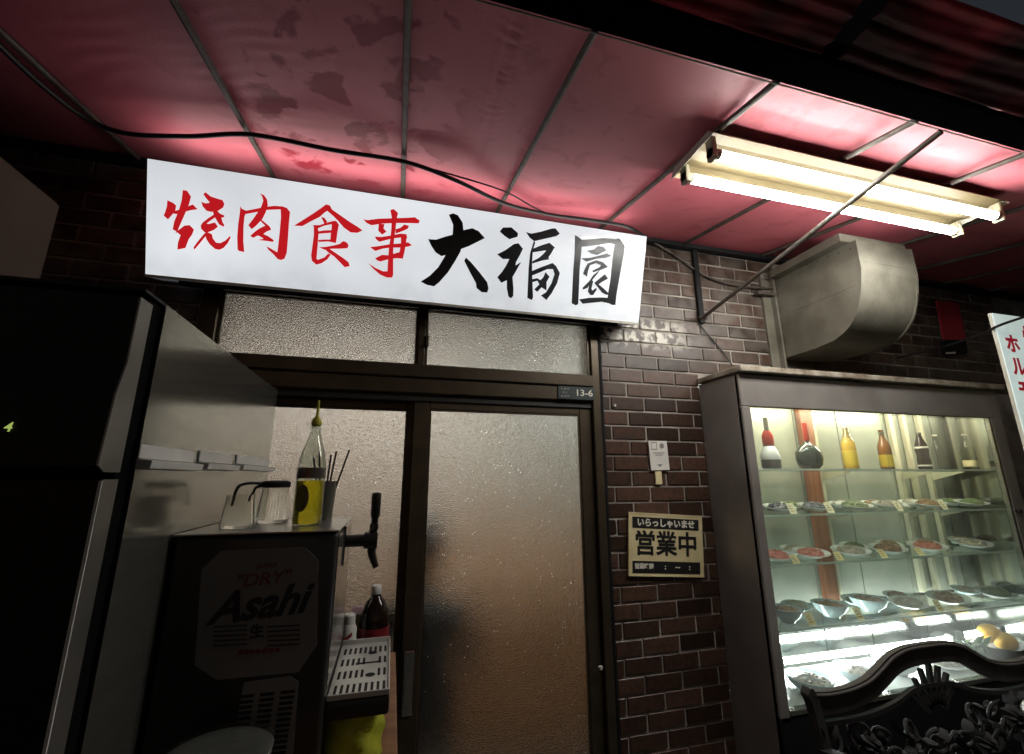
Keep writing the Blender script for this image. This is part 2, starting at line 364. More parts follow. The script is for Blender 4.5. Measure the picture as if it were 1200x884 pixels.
def canopy_mat():
    m = pm('red_vinyl_canvas', (.36, .014, .036), .55, col2=(.30, .011, .029), scale=2.5, bump=.15, bscale=240, spec=.6)
    nt = m.node_tree; L = nt.links; b = nt.nodes['Principled BSDF']; src = b.inputs['Base Color'].links[0].from_socket
    geo = N(nt, 'ShaderNodeNewGeometry'); sp = N(nt, 'ShaderNodeSeparateXYZ'); L.new(geo.outputs['Position'], sp.inputs[0])
    def noise(sc_, det, dist):
        n = N(nt, 'ShaderNodeTexNoise'); n.inputs['Scale'].default_value = sc_; n.inputs['Detail'].default_value = det; n.inputs['Distortion'].default_value = dist
        L.new(geo.outputs['Position'], n.inputs[0]); return n.outputs[0]
    def ramp(sock, a_, b_, lo=0, hi=1):
        r = N(nt, 'ShaderNodeMapRange', interpolation_type='SMOOTHSTEP'); r.inputs[1].default_value = a_; r.inputs[2].default_value = b_
        r.inputs[3].default_value = lo; r.inputs[4].default_value = hi; L.new(sock, r.inputs[0]); return r.outputs[0]
    def mul(p_, q_):
        k = N(nt, 'ShaderNodeMath', operation='MULTIPLY'); L.new(p_, k.inputs[0]); L.new(q_, k.inputs[1]); return k.outputs[0]
    film = ramp(noise(2.2, 4, .2), .3, .7, .70, .92)                       # film of pale dust over the vinyl
    zone = mul(mul(ramp(sp.outputs[0], -.75, -.45), ramp(sp.outputs[0], .25, .0)), ramp(sp.outputs[1], .0, -.25))
    wet = ramp(noise(7.5, 12, .35), .475, .40)                               # water has washed it off in patches with crisp tide marks
    drip = ramp(noise(11, 8, .2), .44, .34)
    dr2 = mul(drip, ramp(sp.outputs[0], -1.4, .2, .06, .22))
    mxx = N(nt, 'ShaderNodeMath', operation='MAXIMUM'); L.new(mul(wet, zone), mxx.inputs[0]); L.new(dr2, mxx.inputs[1])
    inv = N(nt, 'ShaderNodeMath', operation='SUBTRACT'); inv.inputs[0].default_value = 1; L.new(mxx.outputs[0], inv.inputs[1])
    mx = N(nt, 'ShaderNodeMix', data_type='RGBA'); mx.inputs[7].default_value = (.72, .195, .24, 1)
    L.new(mul(film, inv.outputs[0]), mx.inputs[0]); L.new(src, mx.inputs[6]); L.new(mx.outputs[2], b.inputs['Base Color'])
    return m
M['canopy'] = canopy_mat()

# ------------------------------------------------------------------ ground
g = solo('ground', ([(-60, -60, -1.6), (60, -60, -1.6), (60, 60, -1.6), (-60, 60, -1.6)], [(0, 1, 2, 3)]), M['asphalt'], 'grey asphalt street in front of the shop', 'ground', kind='structure', base=(0, 0, -1.6))

# ------------------------------------------------------------------ brick walls
PW, PH, X0B, Z0B = .1966, .0756, 1.0608, .6418
brick_me = mesh('brick', box(-.5, .5, 0, .014, -.5, .5), M['brick'])
bb = box(-.093, .093, 0, .016, -.0325, .0325, .0025)
brick_full = mesh('brick', bb, M['brick'])
def lay_bricks(parent, x0, x1, r0_, r1_, skip=lambda x, z: False):
    for r in range(r0_, r1_):
        zc = Z0B-PH*(r+.5); off = 0 if r % 2 else .5
        k0 = math.floor((x0-X0B)/PW-off)-1; k = k0
        while X0B+(k+off)*PW < x1:
            a = X0B+(k+off)*PW+.005; b_ = X0B+(k+1+off)*PW-.005; k += 1
            a = max(a, x0); b_ = min(b_, x1)
            if b_-a < .012: continue
            xc = (a+b_)/2
            if skip(xc, zc): continue
            o = link(bpy.data.objects.new('brick', brick_full)); o.parent = parent
            o.location = Vector((xc, 2-random.uniform(0, .003), zc+random.uniform(-.001, .001)))-Vector(parent['bx'])
            o.scale = ((b_-a)/.186, 1, 1); o.rotation_euler = (random.uniform(-.008, .008), 0, random.uniform(-.006, .006))
wall = thing('brick_wall', 'dark brown brick wall between the sliding door and the glass showcase', 'wall', (1.3, 2.05, -1.6))
part('mortar_bed', join(box(1.0, 1.60, 2.005, 2.10, -1.6, 1.5), box(1.60, 4.7, 2.005, 2.10, .535, 1.5), box(1.60, 4.7, 2.005, 2.10, -1.6, -1.02), box(3.44, 4.7, 2.005, 2.10, -1.02, .535)), M['mortar'], wall)
lay_bricks(wall, 1.022, 4.25, -10, 1, lambda x, z: 2.21 < x < 2.56 and z > .72)
lay_bricks(wall, 1.022, 1.6045, 1, 27)
wall2 = thing('brick_wall', 'unlit black brick wall left of the white lightbox sign, behind the tall fridge', 'wall', (-1.6, 2.05, -1.6))
part('mortar_bed', join(box(-3.2, -.82, 2.005, 2.10, -1.6, 1.5), box(-.82, 1.0, 2.02, 2.10, .80, 1.5)), M['mortar'], wall2)
lay_bricks(wall2, -2.0, -.835, -10, 5)

# ------------------------------------------------------------------ entrance frame with transom
fr = thing('door_frame', 'bronze aluminium door frame with a frosted transom window under the sign', 'door frame', (.1, 2.05, -1.6))
part('jamb', box(-.82, -.752, 1.985, 2.10, -1.6, .83, .004), M['bronze'], fr)
part('jamb', box(.956, 1.0, 1.985, 2.10, -1.6, .83, .004), M['bronze'], fr)
part('conduit', tube([(1.010, 2.0, -1.6), (1.010, 2.0, .80)], .011, 8), M['blacksteel'], fr, 30)
part('head', box(-.752, .956, 1.985, 2.10, .795, .85, .004), M['track'], fr)
part('lintel_rail', box(-.752, .956, 1.970, 2.10, .452, .512, .004), M['bronze'], fr)
part('lintel_rail', box(-.752, .956, 1.980, 2.10, .378, .449, .005), M['bronze'], fr)
part('door_track', box(-.752, .956, 2.0, 2.10, .345, .375, .003), M['track'], fr)
part('mullion', box(.078, .112, 1.99, 2.09, .512, .795, .004), M['bronze'], fr)
part('latch', join(box(.112, .128, 1.982, 2.0, .60, .66, .003), box(.116, .124, 1.965, 1.985, .60, .62, .002)), M['bronze'], fr)
for a, b_ in ((-.752, .078), (.112, .956)):
    ws = part('transom_sash', join(box(a, a+.012, 2.0, 2.03, .512, .795), box(b_-.012, b_, 2.0, 2.03, .512, .795), box(a+.012, b_-.012, 2.0, 2.03, .512, .520), box(a+.012, b_-.012, 2.0, 2.03, .785, .795)), M['bronze'], fr)
    part('pane', box(a+.012, b_-.012, 2.012, 2.017, .520, .785), M['frost'], ws)
part('threshold', box(-.752, .956, 1.97, 2.12, -1.6, -1.58), M['bronze'], fr)
def sliding(label, x0, x1, gl, gr, y, handle):
    d = thing('sliding_door', label, 'door', ((x0+x1)/2, y, -1.58), group='pair of frosted sliding doors')
    part('stile', box(x0, gl, y, y+.03, -1.578, .365, .003), M['bronze'], d)
    part('stile', box(gr, x1, y, y+.03, -1.578, .365, .003), M['bronze'], d)
    part('top_rail', box(gl, gr, y+.001, y+.029, .312, .365, .003), M['bronze'], d)
    part('bottom_rail', box(gl, gr, y+.001, y+.029, -1.578, -1.40, .003), M['bronze'], d)
    part('pane', box(gl, gr, y+.012, y+.017, -1.40, .312), M['frost'], d)
    part('glazing_bead', join(box(gl, gl+.008, y+.004, y+.012, -1.40, .312), box(gr-.008, gr, y+.004, y+.012, -1.40, .312), box(gl+.008, gr-.008, y+.004, y+.012, .304, .312)), M['bronze'], d)
    if handle:
        hd = part('pull_handle', box(.086, .126, y-.006, y-.0005, -.91, -.68, .002), M['stainless'], d)
        part('finger_recess', box(.094, .118, y-.0075, y-.0062, -.88, -.76), M['dooredge'], hd)
    return d
sliding('frosted sliding door with a steel pull handle, beside the brick wall', .076, .955, .148, .89, 2.010, True)
sliding('frosted sliding door half hidden behind the fridge and beer dispenser', -.750, .120, -.69, .050, 2.050, False)

# ------------------------------------------------------------------ dining room behind the glass
room = thing('dining_room', 'warm lit dining room seen blurred through the frosted doors', 'room', (0, 3.5, -1.6), kind='structure')
part('back_wall', box(-.25, .62, 4.6, 4.7, -1.6, 1.0), M['roomwall'], room)
part('back_wall', box(-2.4, -.25, 4.62, 4.7, -1.6, 1.0), M['roomwall'], room)
part('back_wall', box(.62, 1.9, 4.6, 4.7, -.35, 1.0), M['roomwall2'], room)
part('wainscot', box(.62, 1.9, 4.56, 4.7, -1.6, -.35), M['roomwood'], room)
part('side_wall', box(-2.5, -2.4, 2.11, 4.7, -1.6, 1.0), M['roomwall'], room)
part('side_wall', box(1.9, 2.0, 2.11, 4.7, -1.6, 1.0), M['roomwall2'], room)
part('ceiling', box(-2.5, 2.0, 2.11, 4.7, 1.0, 1.1), M['roomceil'], room)
part('floor', box(-2.4, 1.9, 2.11, 4.6, -1.6, -1.58), M['roomfloor'], room)
for x, y, hx, hy, lab in ((-.1, 4.35, 1.3, .12, 'ceiling lamp at the back of the dining room, glowing through the frosted glass'), (-2.0, 3.1, .12, .8, 'ceiling lamp along the left wall of the dining room'), (1.68, 3.1, .12, .8, 'ceiling lamp along the right wall of the dining room'), (.66, 2.165, .28, .03, 'slim fill light added unseen behind the door head to brighten the counter')):  # the last one is a hidden fill light added for the counter
    t = thing('ceiling_lamp', lab, 'lamp', (x, y, .9), group='lamps inside the dining room')
    part('lamp_body', box(x-hx-.02, x+hx+.02, y-hy-.02, y+hy+.02, .95, .998), M['white'], t)
    part('diffuser', box(x-hx, x+hx, y-hy, y+hy, .90, .948), M['roomlight' if y > 3 else 'roomfill'], t)
cb = thing('wooden_counter', 'orange brown wooden counter blurred low behind the right frosted pane', 'counter', (.86, 3.25, -1.58))
part('carcass', box(.10, 1.62, 3.05, 3.5, -1.58, -.72, .01), M['roomwood'], cb)
part('counter_top', box(.08, 1.64, 3.03, 3.52, -.72, -.68, .006), M['roomwood'], cb)

def person(label, x, y, zseat, face, lean, cl):
    """seated figure: skin-modifier body; face = heading of the gaze (radians, 0 = away from the street)"""
    t = thing('person', label, 'person', (x, y, -1.58))
    me = bpy.data.meshes.new('body')
    S = zseat
    P = {'pel': (0, 0, S+.08), 'waist': (0, .02+lean*.2, S+.24), 'chest': (0, .03+lean*.55, S+.42), 'neck': (0, .04+lean, S+.57), 'head0': (0, .05+lean*1.1, S+.63), 'head1': (0, .06+lean*1.15, S+.70), 'head2': (0, .055+lean*1.15, S+.78), 'head3': (0, .04+lean*1.1, S+.84)}
    Rr = {'pel': (.15, .11), 'waist': (.13, .095), 'chest': (.16, .10), 'neck': (.055, .055), 'head0': (.055, .06), 'head1': (.075, .09), 'head2': (.08, .10), 'head3': (.05, .06)}
    E = [('pel', 'waist'), ('waist', 'chest'), ('chest', 'neck'), ('neck', 'head0'), ('head0', 'head1'), ('head1', 'head2'), ('head2', 'head3')]
    for s, n in ((-1, 'l'), (1, 'r')):
        P['sh'+n] = (s*.19, .02+lean*.75, S+.50); Rr['sh'+n] = (.055, .055)
        P['el'+n] = (s*.25, .06+lean*.8, S+.22); Rr['el'+n] = (.042, .042)
        P['wr'+n] = (s*.17, .30+lean*.6, S+.20); Rr['wr'+n] = (.028, .028)
        P['hp'+n] = (s*.10, .02, S+.07); Rr['hp'+n] = (.085, .085)
        P['kn'+n] = (s*.13, .44, S+.07); Rr['kn'+n] = (.06, .06)
        P['an'+n] = (s*.13, .42, -1.58+.09); Rr['an'+n] = (.04, .04)
        P['to'+n] = (s*.14, .58, -1.58+.045); Rr['to'+n] = (.04, .03)
        E += [('chest', 'sh'+n), ('sh'+n, 'el'+n), ('el'+n, 'wr'+n), ('pel', 'hp'+n), ('hp'+n, 'kn'+n), ('kn'+n, 'an'+n), ('an'+n, 'to'+n)]
    K = list(P); co, si = math.cos(face), math.sin(face)
    def rot(p): return Vector((p[0]*co-p[1]*si, p[0]*si+p[1]*co, p[2]+1.58))
    me.from_pydata([rot(P[k]) for k in K], [(K.index(a), K.index(b)) for a, b in E], [])
    o = link(bpy.data.objects.new('body', me)); o.parent = t; me.materials.append(cl)
    md = o.modifiers.new('skin', 'SKIN'); md.use_smooth_shade = True
    for k, sv in zip(K, me.skin_vertices[0].data): sv.radius = Rr[k]; sv.use_root = k == 'pel'
    ss = o.modifiers.new('sub', 'SUBSURF'); ss.levels = ss.render_levels = 2
    hc = Vector(P['head2'])
    def Rg(g): return [rot(v)+Vector((x, y, -1.58-1.58+1.58)) for v in g[0]], g[1]
    head = lathe([(.012, -.125), (.05, -.115), (.066, -.07), (.074, -.01), (.078, .04), (.066, .085), (.04, .105), (.012, .112)], hc+Vector((0, .012, -.01)), 20, 1, 1.2)
    h = part('head', Rg(head), M['skin'], t, 1)
    part('nose', Rg(lathe([(.003, -.02), (.016, -.016), (.012, .01), (.004, .03)], hc+Vector((0, .10, -.02)), 8)), M['skin'], h, 1)
    for s in (-1, 1):
        part('ear', Rg(lathe([(.004, -.03), (.012, -.02), (.016, .01), (.004, .03)], hc+Vector((s*.078, .0, -.01)), 8, .6, 1)), M['skin'], h, 1)
        part('eye', Rg(lathe([(.002, -.008), (.009, -.004), (.009, .004), (.002, .008)], hc+Vector((s*.032, .092, .012)), 8)), M['hair'], h, 1)
    hair = lathe([(.05, -.10), (.082, -.06), (.092, .0), (.094, .05), (.078, .10), (.045, .125), (.012, .132)], hc+Vector((0, -.022, .0)), 20, 1, 1.12)
    part('hair', Rg(hair), M['hair'], t, 1)
    for s in (-1, 1):
        hd = part('hand', Rg(lathe([(.012, -.05), (.03, -.03), (.034, .01), (.02, .04)], Vector(P['wr'+('l' if s < 0 else 'r')])+Vector((0, .05, 0)), 10, 1, .5)), M['skin'], t, 1)
        for j in range(5):
            q = Vector(P['wr'+('l' if s < 0 else 'r')])+Vector(((j-2)*.016, .07, .0))
            part('finger', Rg(tube([q, q+Vector((0, .03, .0)), q+Vector((0, .045+.006*(2-abs(j-2)), -.022))], [.008, .0075, .006], 6)), M['skin'], hd, 1)
    return t
person('person with black hair and dark clothes seated close behind the frosted doors', .17, 2.20, -1.07, .15, .0, M['clothes'])
for x, y, lab in ((.17, 2.20, 'dark stool under the person behind the frosted doors'),):
    t = thing('stool', lab, 'stool', (x, y, -1.58))
    sz = -1.15
    part('seat', lathe([(.15, 0), (.16, .015), (.16, .04), (.14, .05)], (x, y, sz), 20), M['black'], t, 40)
    for a in range(4):
        ca, sa = math.cos(a*1.571+.78), math.sin(a*1.571+.78)
        part('leg', tube([(x+ca*.16, y+sa*.16, -1.58), (x+ca*.1, y+sa*.1, sz)], .012), M['blacksteel'], t)

# ------------------------------------------------------------------ awning
aw = thing('awning', 'red canvas awning on grey tube ribs sloping down from the wall over the shopfront', 'awning', (.9, 1.4, 1.13))
NX, NY = 520, 90; XA, XB = -2.7, 4.7; YA, YB = .80, 2.0
RIBS = [-2.19, -1.66, -1.13, -.60, -.03, .44, 1.02, 1.575, 2.13, 2.66, 3.2, 3.68, 4.16]
rng = random.Random(3)
def sst(a, b, x): t = max(0, min(1, (x-a)/(b-a))); return t*t*(3-2*t)
V = []; F = []
for j in range(NY+1):
    Y = YA+(YB-YA)*j/NY
    for i in range(NX+1):
        X = XA+(XB-XA)*i/NX
        z = aw_z(Y)+.014
        # sag between the ribs (the cloth lies on the ribs)
        for a, b_ in zip(RIBS, RIBS[1:]):
            if a <= X < b_: z += -.006*math.sin(math.pi*(X-a)/(b_-a))*math.sin(math.pi*min(1, (Y-YA)/(YB-YA)))+.004; break
        # gathered seam between two ribs
        xs = .245+.02*(Y-.8)
        gA = math.exp(-((X-xs)/.055)**2)*sst(1.55, 1.2, Y)
        z += gA*.0028*math.sin(Y*2*math.pi/.033+5*abs(X-xs)/.06+1.3*math.sin(Y*17))*(.65+.35*math.sin(Y*41+X*9))
        z += .004*math.exp(-((X-xs)/.006)**2)*sst(1.7, 1.4, Y)
        # slanting pull wrinkles by the left rib
        gB = math.exp(-((X+.52)/.17)**2)*sst(.95, 1.15, Y)*sst(1.75, 1.5, Y)
        z += gB*.0017*math.sin((Y+.35*X)*2*math.pi/.055+2.2*math.sin(Y*9+X*7)+1.1*math.sin(X*23))*(.55+.45*math.sin(Y*19-X*13))
        gC = math.exp(-((X+.95)/.2)**2)*sst(1.05, 1.2, Y)*sst(1.6, 1.4, Y)
        z += gC*.0013*math.sin((Y+.5*X)*2*math.pi/.07+2*math.sin(Y*11-X*6))*(.5+.5*math.sin(Y*13+X*17))
        z += .002*math.sin(X*3.1+1)*math.sin(Y*5.3)+.0012*math.sin(X*11+Y*4)
        V.append((X, Y, z))
W1 = NX+1
for j in range(NY):
    for i in range(NX): F.append((j*W1+i, j*W1+i+1, (j+1)*W1+i+1, (j+1)*W1+i))
cn = part('canopy', (V, F), M['canopy'], aw, 1)
so = cn.modifiers.new('thickness', 'SOLIDIFY'); so.thickness = .002; so.offset = 0
for x in RIBS:
    part('rib', tube([(x, .80, aw_z(.80)-.004), (x, 1.995, aw_z(1.995)-.004)], .0105, 8), M['rib'], aw, 40)
part('wall_rail', box(-2.7, 4.7, 1.955, 2.0, 1.318, 1.345, .003), M['blacksteel'], aw)
fb = part('front_beam', box(-2.7, 4.7, .705, .795, 1.112, 1.20, .006), M['beamblack'], aw)
part('hem_cord', tube([(-2.7+i*.2, .800, 1.1155+.001*math.sin(i*1.7)) for i in range(38)], .0022, 6), M['dirtywhite'], fb)
# crumpled valance folded over the street side of the beam
def crumple(x0, x1, seed):
    rg = random.Random(seed); ph = [rg.uniform(0, 6.28) for _ in range(8)]
    V, F = [], []; n = int((x1-x0)/.005); m_ = 26
    for j in range(m_+1):
        v = j/m_
        for i in range(n+1):
            X = x0+(x1-x0)*i/n
            w = .008*math.sin(21*v+1.7*math.sin(3.1*X+ph[0])+ph[1])+.005*math.sin(37*v+2.1*math.sin(5.3*X+ph[2])+ph[3])+.004*math.sin(15*X+4*v+ph[5])+.0015*math.sin(61*X-9*v+ph[6])
            e = .004*math.sin(X*5+ph[4]); w *= .55
            V.append((X, .70-.17*v+.4*w-(e*v), 1.122+.045*v+w))
    for j in range(m_):
        for i in range(n): F.append((j*(n+1)+i, j*(n+1)+i+1, (j+1)*(n+1)+i+1, (j+1)*(n+1)+i))
    return V, F
for x0, x1, s in ((-.6, 1.06, 5), (1.12, 2.2, 9), (2.24, 3.6, 14)):
    vl = part('valance', crumple(x0, x1, s), M['redcloth'], aw, 1)
    q = vl.modifiers.new('thickness', 'SOLIDIFY'); q.thickness = .002
br = thing('awning_brace', 'thin metal brace rising from the brick wall to the front beam under the light fitting', 'brace', (1.657, 2.0, .85))
part('wall_bracket', box(1.640, 1.674, 1.975, 1.998, .86, 1.335, .003), M['blacksteel'], br)
part('strut', tube([(1.657, 1.975, .892), (1.657, .790, 1.095)], .0105, 10), M['rib'], br, 40)
part('pivot_bolt', tube([(1.632, 1.972, .892), (1.682, 1.972, .892)], .009, 8), M['rib'], br)

# ------------------------------------------------------------------ cables
def cab(label, pts, r, mat='cable', k=7): return solo('cable', tube(spline(pts, k), r, 8), M[mat], label, 'cable', 1)
cp = [onawn(-30, 25, .03), onawn(40, 92, .03), onawn(95, 135, .035), onawn(145, 156, .05), onawn(220, 160, .05), onawn(295, 158, .03), onawn(390, 176, .045), onawn(475, 190, .03), onawn(535, 212, .05), onawn(590, 238, .05)]
P_top = [at(640, 251, 1.78), at(690, 258, 1.76), at(735, 266, 1.76), at(762, 282, 1.9)]
cab('thick black cable strung under the awning ribs to the top of the sign', cp+P_top, .0085)
cab('thin black wire drooping beside the thick cable above the sign', [onawn(478, 191, .03), onawn(530, 205, .035), onawn(590, 224, .03), at(625, 243, 1.8), at(640, 250, 1.79)], .0035)
cab('grey cable sagging across the bricks from sign to duct', [at(757, 279, 1.97), at(790, 299, 1.985), at(820, 320, 1.985), at(850, 332, 1.985), at(880, 337, 1.985), at(912, 338, 1.96)], .007, 'rib')
cab('thin wire hanging down the bricks from the brace to the showcase top', [at(818, 378, 1.988), at(832, 395, 1.99), at(848, 414, 1.99), at(858, 428, 1.97)], .0035)

# ------------------------------------------------------------------ big lightbox sign
SB = Vector((0, 1.85, .774)); ST = Vector((0, 1.72, 1.182)); hU = (ST-SB).normalized(); nS = Vector((0, -hU.z, hU.y)); nS = -Vector((0, hU.z, -hU.y))
HS = (ST-SB).length; XL, XR = -.967, 1.166
sg = thing('lightbox_sign', 'long white backlit sign with red and black brush characters above the door', 'sign', (.1, 1.95, .774))
def sbox(x0, x1, a, b_, d0, d1):         # a,b along the height, d depth behind the face
    c = []
    for x in (x0, x1):
        for dd in (d0, d1):
            for h in (a, b_): c.append(SB+Vector((x, 0, 0))+hU*h-nS*dd)
    return c, [(0, 1, 3, 2), (4, 6, 7, 5), (0, 4, 5, 1), (2, 3, 7, 6), (0, 2, 6, 4), (1, 5, 7, 3)]
part('case', sbox(XL, XR, -.012, HS-.002, .006, .13), M['caseW'], sg)
part('rim', join(sbox(XL, XR, -.014, -.004, -.004, .005)), M['dirtywhite'], sg)
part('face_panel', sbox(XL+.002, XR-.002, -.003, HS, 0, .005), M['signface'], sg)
part('top_light_gap', sbox(XL+.05, XR-.03, HS-.0015, HS+.001, .03, .11), M['signtop'], sg)
part('mounting_rail', sbox(XL+.1, XR-.1, -.03, -.013, .03, .128), M['blacksteel'], sg)
GL = []
def glyph(name, ox, oy, s, col, strokes, lab):
    k = len(GL)
    gs = []
    for i, st in enumerate(strokes):
        poly = [onplane(ox+a*s, oy+b_*s, SB+nS*.001, nS) for a, b_ in st]
        gs.append(prism([p+nS*(.0002*i+.0004) for p in poly], -nS*.0012))
    GL.append(part('character', join(*gs), M[col], sg, label=lab))
glyph('g', 180, 205, .12438, 'redglow', [
 [(130,240),(185,265),(212,290),(205,335),(180,370),(135,420),(95,385),(110,350),(125,300)],
 [(275,145),(315,150),(352,205),(335,275),(290,380),(235,505),(225,540),(180,515),(195,440),(240,330),(265,240)],
 [(300,325),(330,295),(370,280),(415,325),(345,335),(310,345)],
 [(205,545),(245,515),(290,480),(340,475),(380,515),(365,560),(330,610),(300,690),(225,705),(230,640),(255,570),(225,545)],
 [(190,345),(240,330),(235,372),(190,368)],
 [(470,185),(490,165),(540,205),(600,225),(650,240),(668,275),(655,310),(600,345),(540,350),(500,340),(465,300),(450,255),(490,270),(530,265),(520,250),(495,220)],
 [(560,350),(600,340),(625,365),(668,385),(665,400),(640,405),(650,445),(668,475),(660,490),(620,470),(595,430),(575,395)],
 [(570,375),(585,400),(540,430),(500,460),(520,465),(580,450),(607,490),(570,520),(520,540),(485,545),(450,510),(445,480),(465,450),(510,415)],
 [(485,550),(495,575),(450,630),(400,690),(385,705),(378,685),(410,640),(450,590)],
 [(495,535),(550,560),(560,600),(590,640),(630,645),(680,620),(720,578),(728,590),(700,645),(660,690),(620,708),(580,700),(530,655),(500,610),(485,560)]], 'red brush character at the left end of the sign')
glyph('g', 265, 215, .11318, 'redglow', [
 [(148,238),(165,265),(210,285),(205,310),(190,340),(180,450),(178,600),(188,712),(130,700),(118,680),(115,560),(125,420),(140,320)],
 [(200,285),(300,265),(420,243),(500,233),(590,240),(640,262),(600,290),(560,270),(430,275),(330,295),(205,318)],
 [(565,262),(620,250),(662,295),(650,420),(640,580),(628,720),(605,780),(570,795),(535,785),(490,735),(440,690),(415,650),(470,680),(530,715),(540,640),(555,500),(568,350)],
 [(350,105),(395,125),(425,170),(432,230),(410,300),(375,370),(310,440),(265,475),(230,435),(280,370),(335,290),(365,240),(385,180),(375,140)],
 [(360,370),(400,405),(450,445),(468,480),(420,500),(385,525),(440,550),(495,590),(485,607),(400,595),(330,588),(390,575),(350,550),(330,540),(280,565),(250,545),(300,500),(350,465),(405,440),(360,395)]], 'second red brush character')
glyph('g', 335, 225, .11312, 'redglow', [
 [(415,130),(450,140),(470,170),(400,215),(350,260),(250,310),(170,355),(85,350),(180,290),(290,220),(370,165)],
 [(415,130),(455,140),(480,185),(560,240),(660,310),(740,360),(795,400),(740,425),(670,420),(600,370),(540,300),(490,250),(420,190)],
 [(365,260),(400,270),(430,310),(400,335),(385,300)],
 [(280,345),(350,345),(440,315),(500,300),(515,310),(480,335),(400,350),(340,375),(300,385)],
 [(290,350),(330,365),(340,420),(330,560),(318,690),(330,705),(400,680),(440,640),(465,650),(430,700),(370,740),(315,755),(270,715),(262,660),(275,560),(290,450)],
 [(475,310),(520,300),(550,340),(535,420),(520,530),(460,515),(465,440),(475,370)],
 [(335,410),(400,400),(470,398),(470,425),(400,430),(335,435)],
 [(335,500),(400,495),(460,495),(520,510),(515,530),(440,515),(340,520)],
 [(345,575),(420,570),(500,555),(560,540),(590,512),(625,520),(650,550),(640,585),(560,590),(480,590),(400,600)],
 [(390,580),(450,590),(540,650),(600,690),(650,730),(662,770),(610,782),(560,730),(500,670),(440,630)]], 'third red brush character')
glyph('g', 415, 235, .11307, 'redglow', [
 [(95,195),(140,205),(250,190),(400,185),(560,180),(630,175),(680,210),(670,238),(560,235),(420,235),(300,240),(180,258),(130,235)],
 [(375,100),(410,90),(455,130),(440,200),(430,300),(415,400),(405,520),(405,640),(405,770),(395,800),(340,800),(270,770),(200,710),(145,650),(220,700),(300,735),(345,735),(350,640),(360,500),(375,400),(385,300),(390,180)],
 [(255,245),(315,245),(305,290),(335,325),(290,355),(250,315)],
 [(430,300),(480,285),(520,250),(570,265),(555,295),(500,320),(430,345)],
 [(215,375),(280,380),(380,365),(480,345),(540,350),(550,385),(530,430),(490,420),(490,385),(400,395),(260,430),(225,400)],
 [(165,485),(250,475),(370,455),(500,445),(560,435),(600,465),(560,480),(480,490),(380,490),(300,500),(220,525)],
 [(220,600),(290,565),(360,570),(440,545),(500,530),(510,590),(440,600),(360,610),(270,635),(235,620)],
 [(485,350),(545,355),(540,430),(525,520),(505,605),(440,600),(470,540),(485,450)]], 'fourth red brush character')
glyph('g', 485, 240, .12438, 'inkblack', [
 [(135,325),(210,330),(300,300),(380,280),(470,240),(550,222),(610,250),(668,315),(600,350),(520,390),(440,420),(350,460),(260,485),(205,450),(165,390)],
 [(330,95),(370,82),(415,100),(460,170),(468,250),(460,340),(440,440),(390,530),(320,640),(240,730),(190,770),(120,755),(65,725),(150,670),(230,590),(290,490),(340,390),(365,290),(370,190)],
 [(475,530),(490,498),(540,545),(620,640),(690,730),(703,790),(690,828),(640,825),(590,785),(585,740),(530,640)]], 'first black brush character')
glyph('g', 575, 255, .11873, 'inkblack', [
 [(90,140),(120,100),(205,98),(270,155),(265,190),(185,215),(135,180)],
 [(65,365),(150,320),(230,262),(275,255),(318,310),(290,370),(250,440),(245,475),(300,440),(250,530),(215,590),(225,700),(222,775),(200,798),(175,780),(160,700),(160,620),(105,645),(65,590),(110,540),(150,480),(185,410),(120,410)],
 [(350,145),(400,160),(500,140),(600,110),(640,108),(682,160),(650,185),(560,205),(430,235),(385,200)],
 [(425,235),(440,245),(415,330),(408,450),(410,600),(418,790),(405,815),(362,795),(368,650),(375,500),(390,350)],
 [(415,310),(500,275),(580,250),(632,295),(600,350),(570,395),(575,415),(510,425),(410,455),(410,435),(480,395),(520,360),(550,325),(480,335),(415,345)],
 [(405,530),(500,490),(610,450),(645,480),(682,550),(655,650),(600,750),(550,815),(495,770),(545,740),(600,650),(630,560),(615,510),(560,510),(480,545),(405,575)],
 [(405,610),(460,600),(490,620),(520,590),(540,540),(580,585),(550,640),(550,720),(500,690),(460,735),(430,710),(480,660),(460,625),(410,640)]], 'second black brush character')
glyph('g', 660, 265, .11318, 'inkblack', [
 [(122,92),(185,135),(192,200),(185,300),(170,450),(165,600),(160,720),(155,810),(130,822),(88,800),(95,650),(105,450),(118,280)],
 [(180,140),(300,135),(420,125),(540,135),(580,130),(635,200),(630,235),(530,190),(480,180),(380,195),(300,205),(190,215)],
 [(530,180),(590,140),(640,215),(615,350),(580,550),(550,720),(540,818),(505,818),(455,790),(465,700),(490,550),(510,350),(525,240)],
 [(165,760),(260,745),(400,740),(470,745),(470,800),(400,785),(300,795),(200,805)],
 [(245,255),(320,245),(360,205),(415,215),(445,255),(400,275),(350,300),(290,285)],
 [(185,335),(280,330),(400,300),(450,285),(500,310),(440,330),(340,340),(240,370)],
 [(255,385),(280,395),(255,470),(245,525),(205,495),(225,440)],
 [(250,390),(340,355),(410,375),(462,425),(400,450),(310,480),(300,465),(380,425),(390,405),(340,385),(270,410)],
 [(380,455),(350,500),(300,560),(250,640),(205,660),(200,640),(270,570),(310,510)],
 [(275,560),(310,570),(290,650),(300,670),(340,640),(345,660),(310,715),(280,715),(255,680)],
 [(320,590),(380,540),(430,500),(462,545),(400,580),(365,605),(420,650),(470,700),(450,715),(400,690),(345,620)]], 'black brush character in a square frame at the right end')

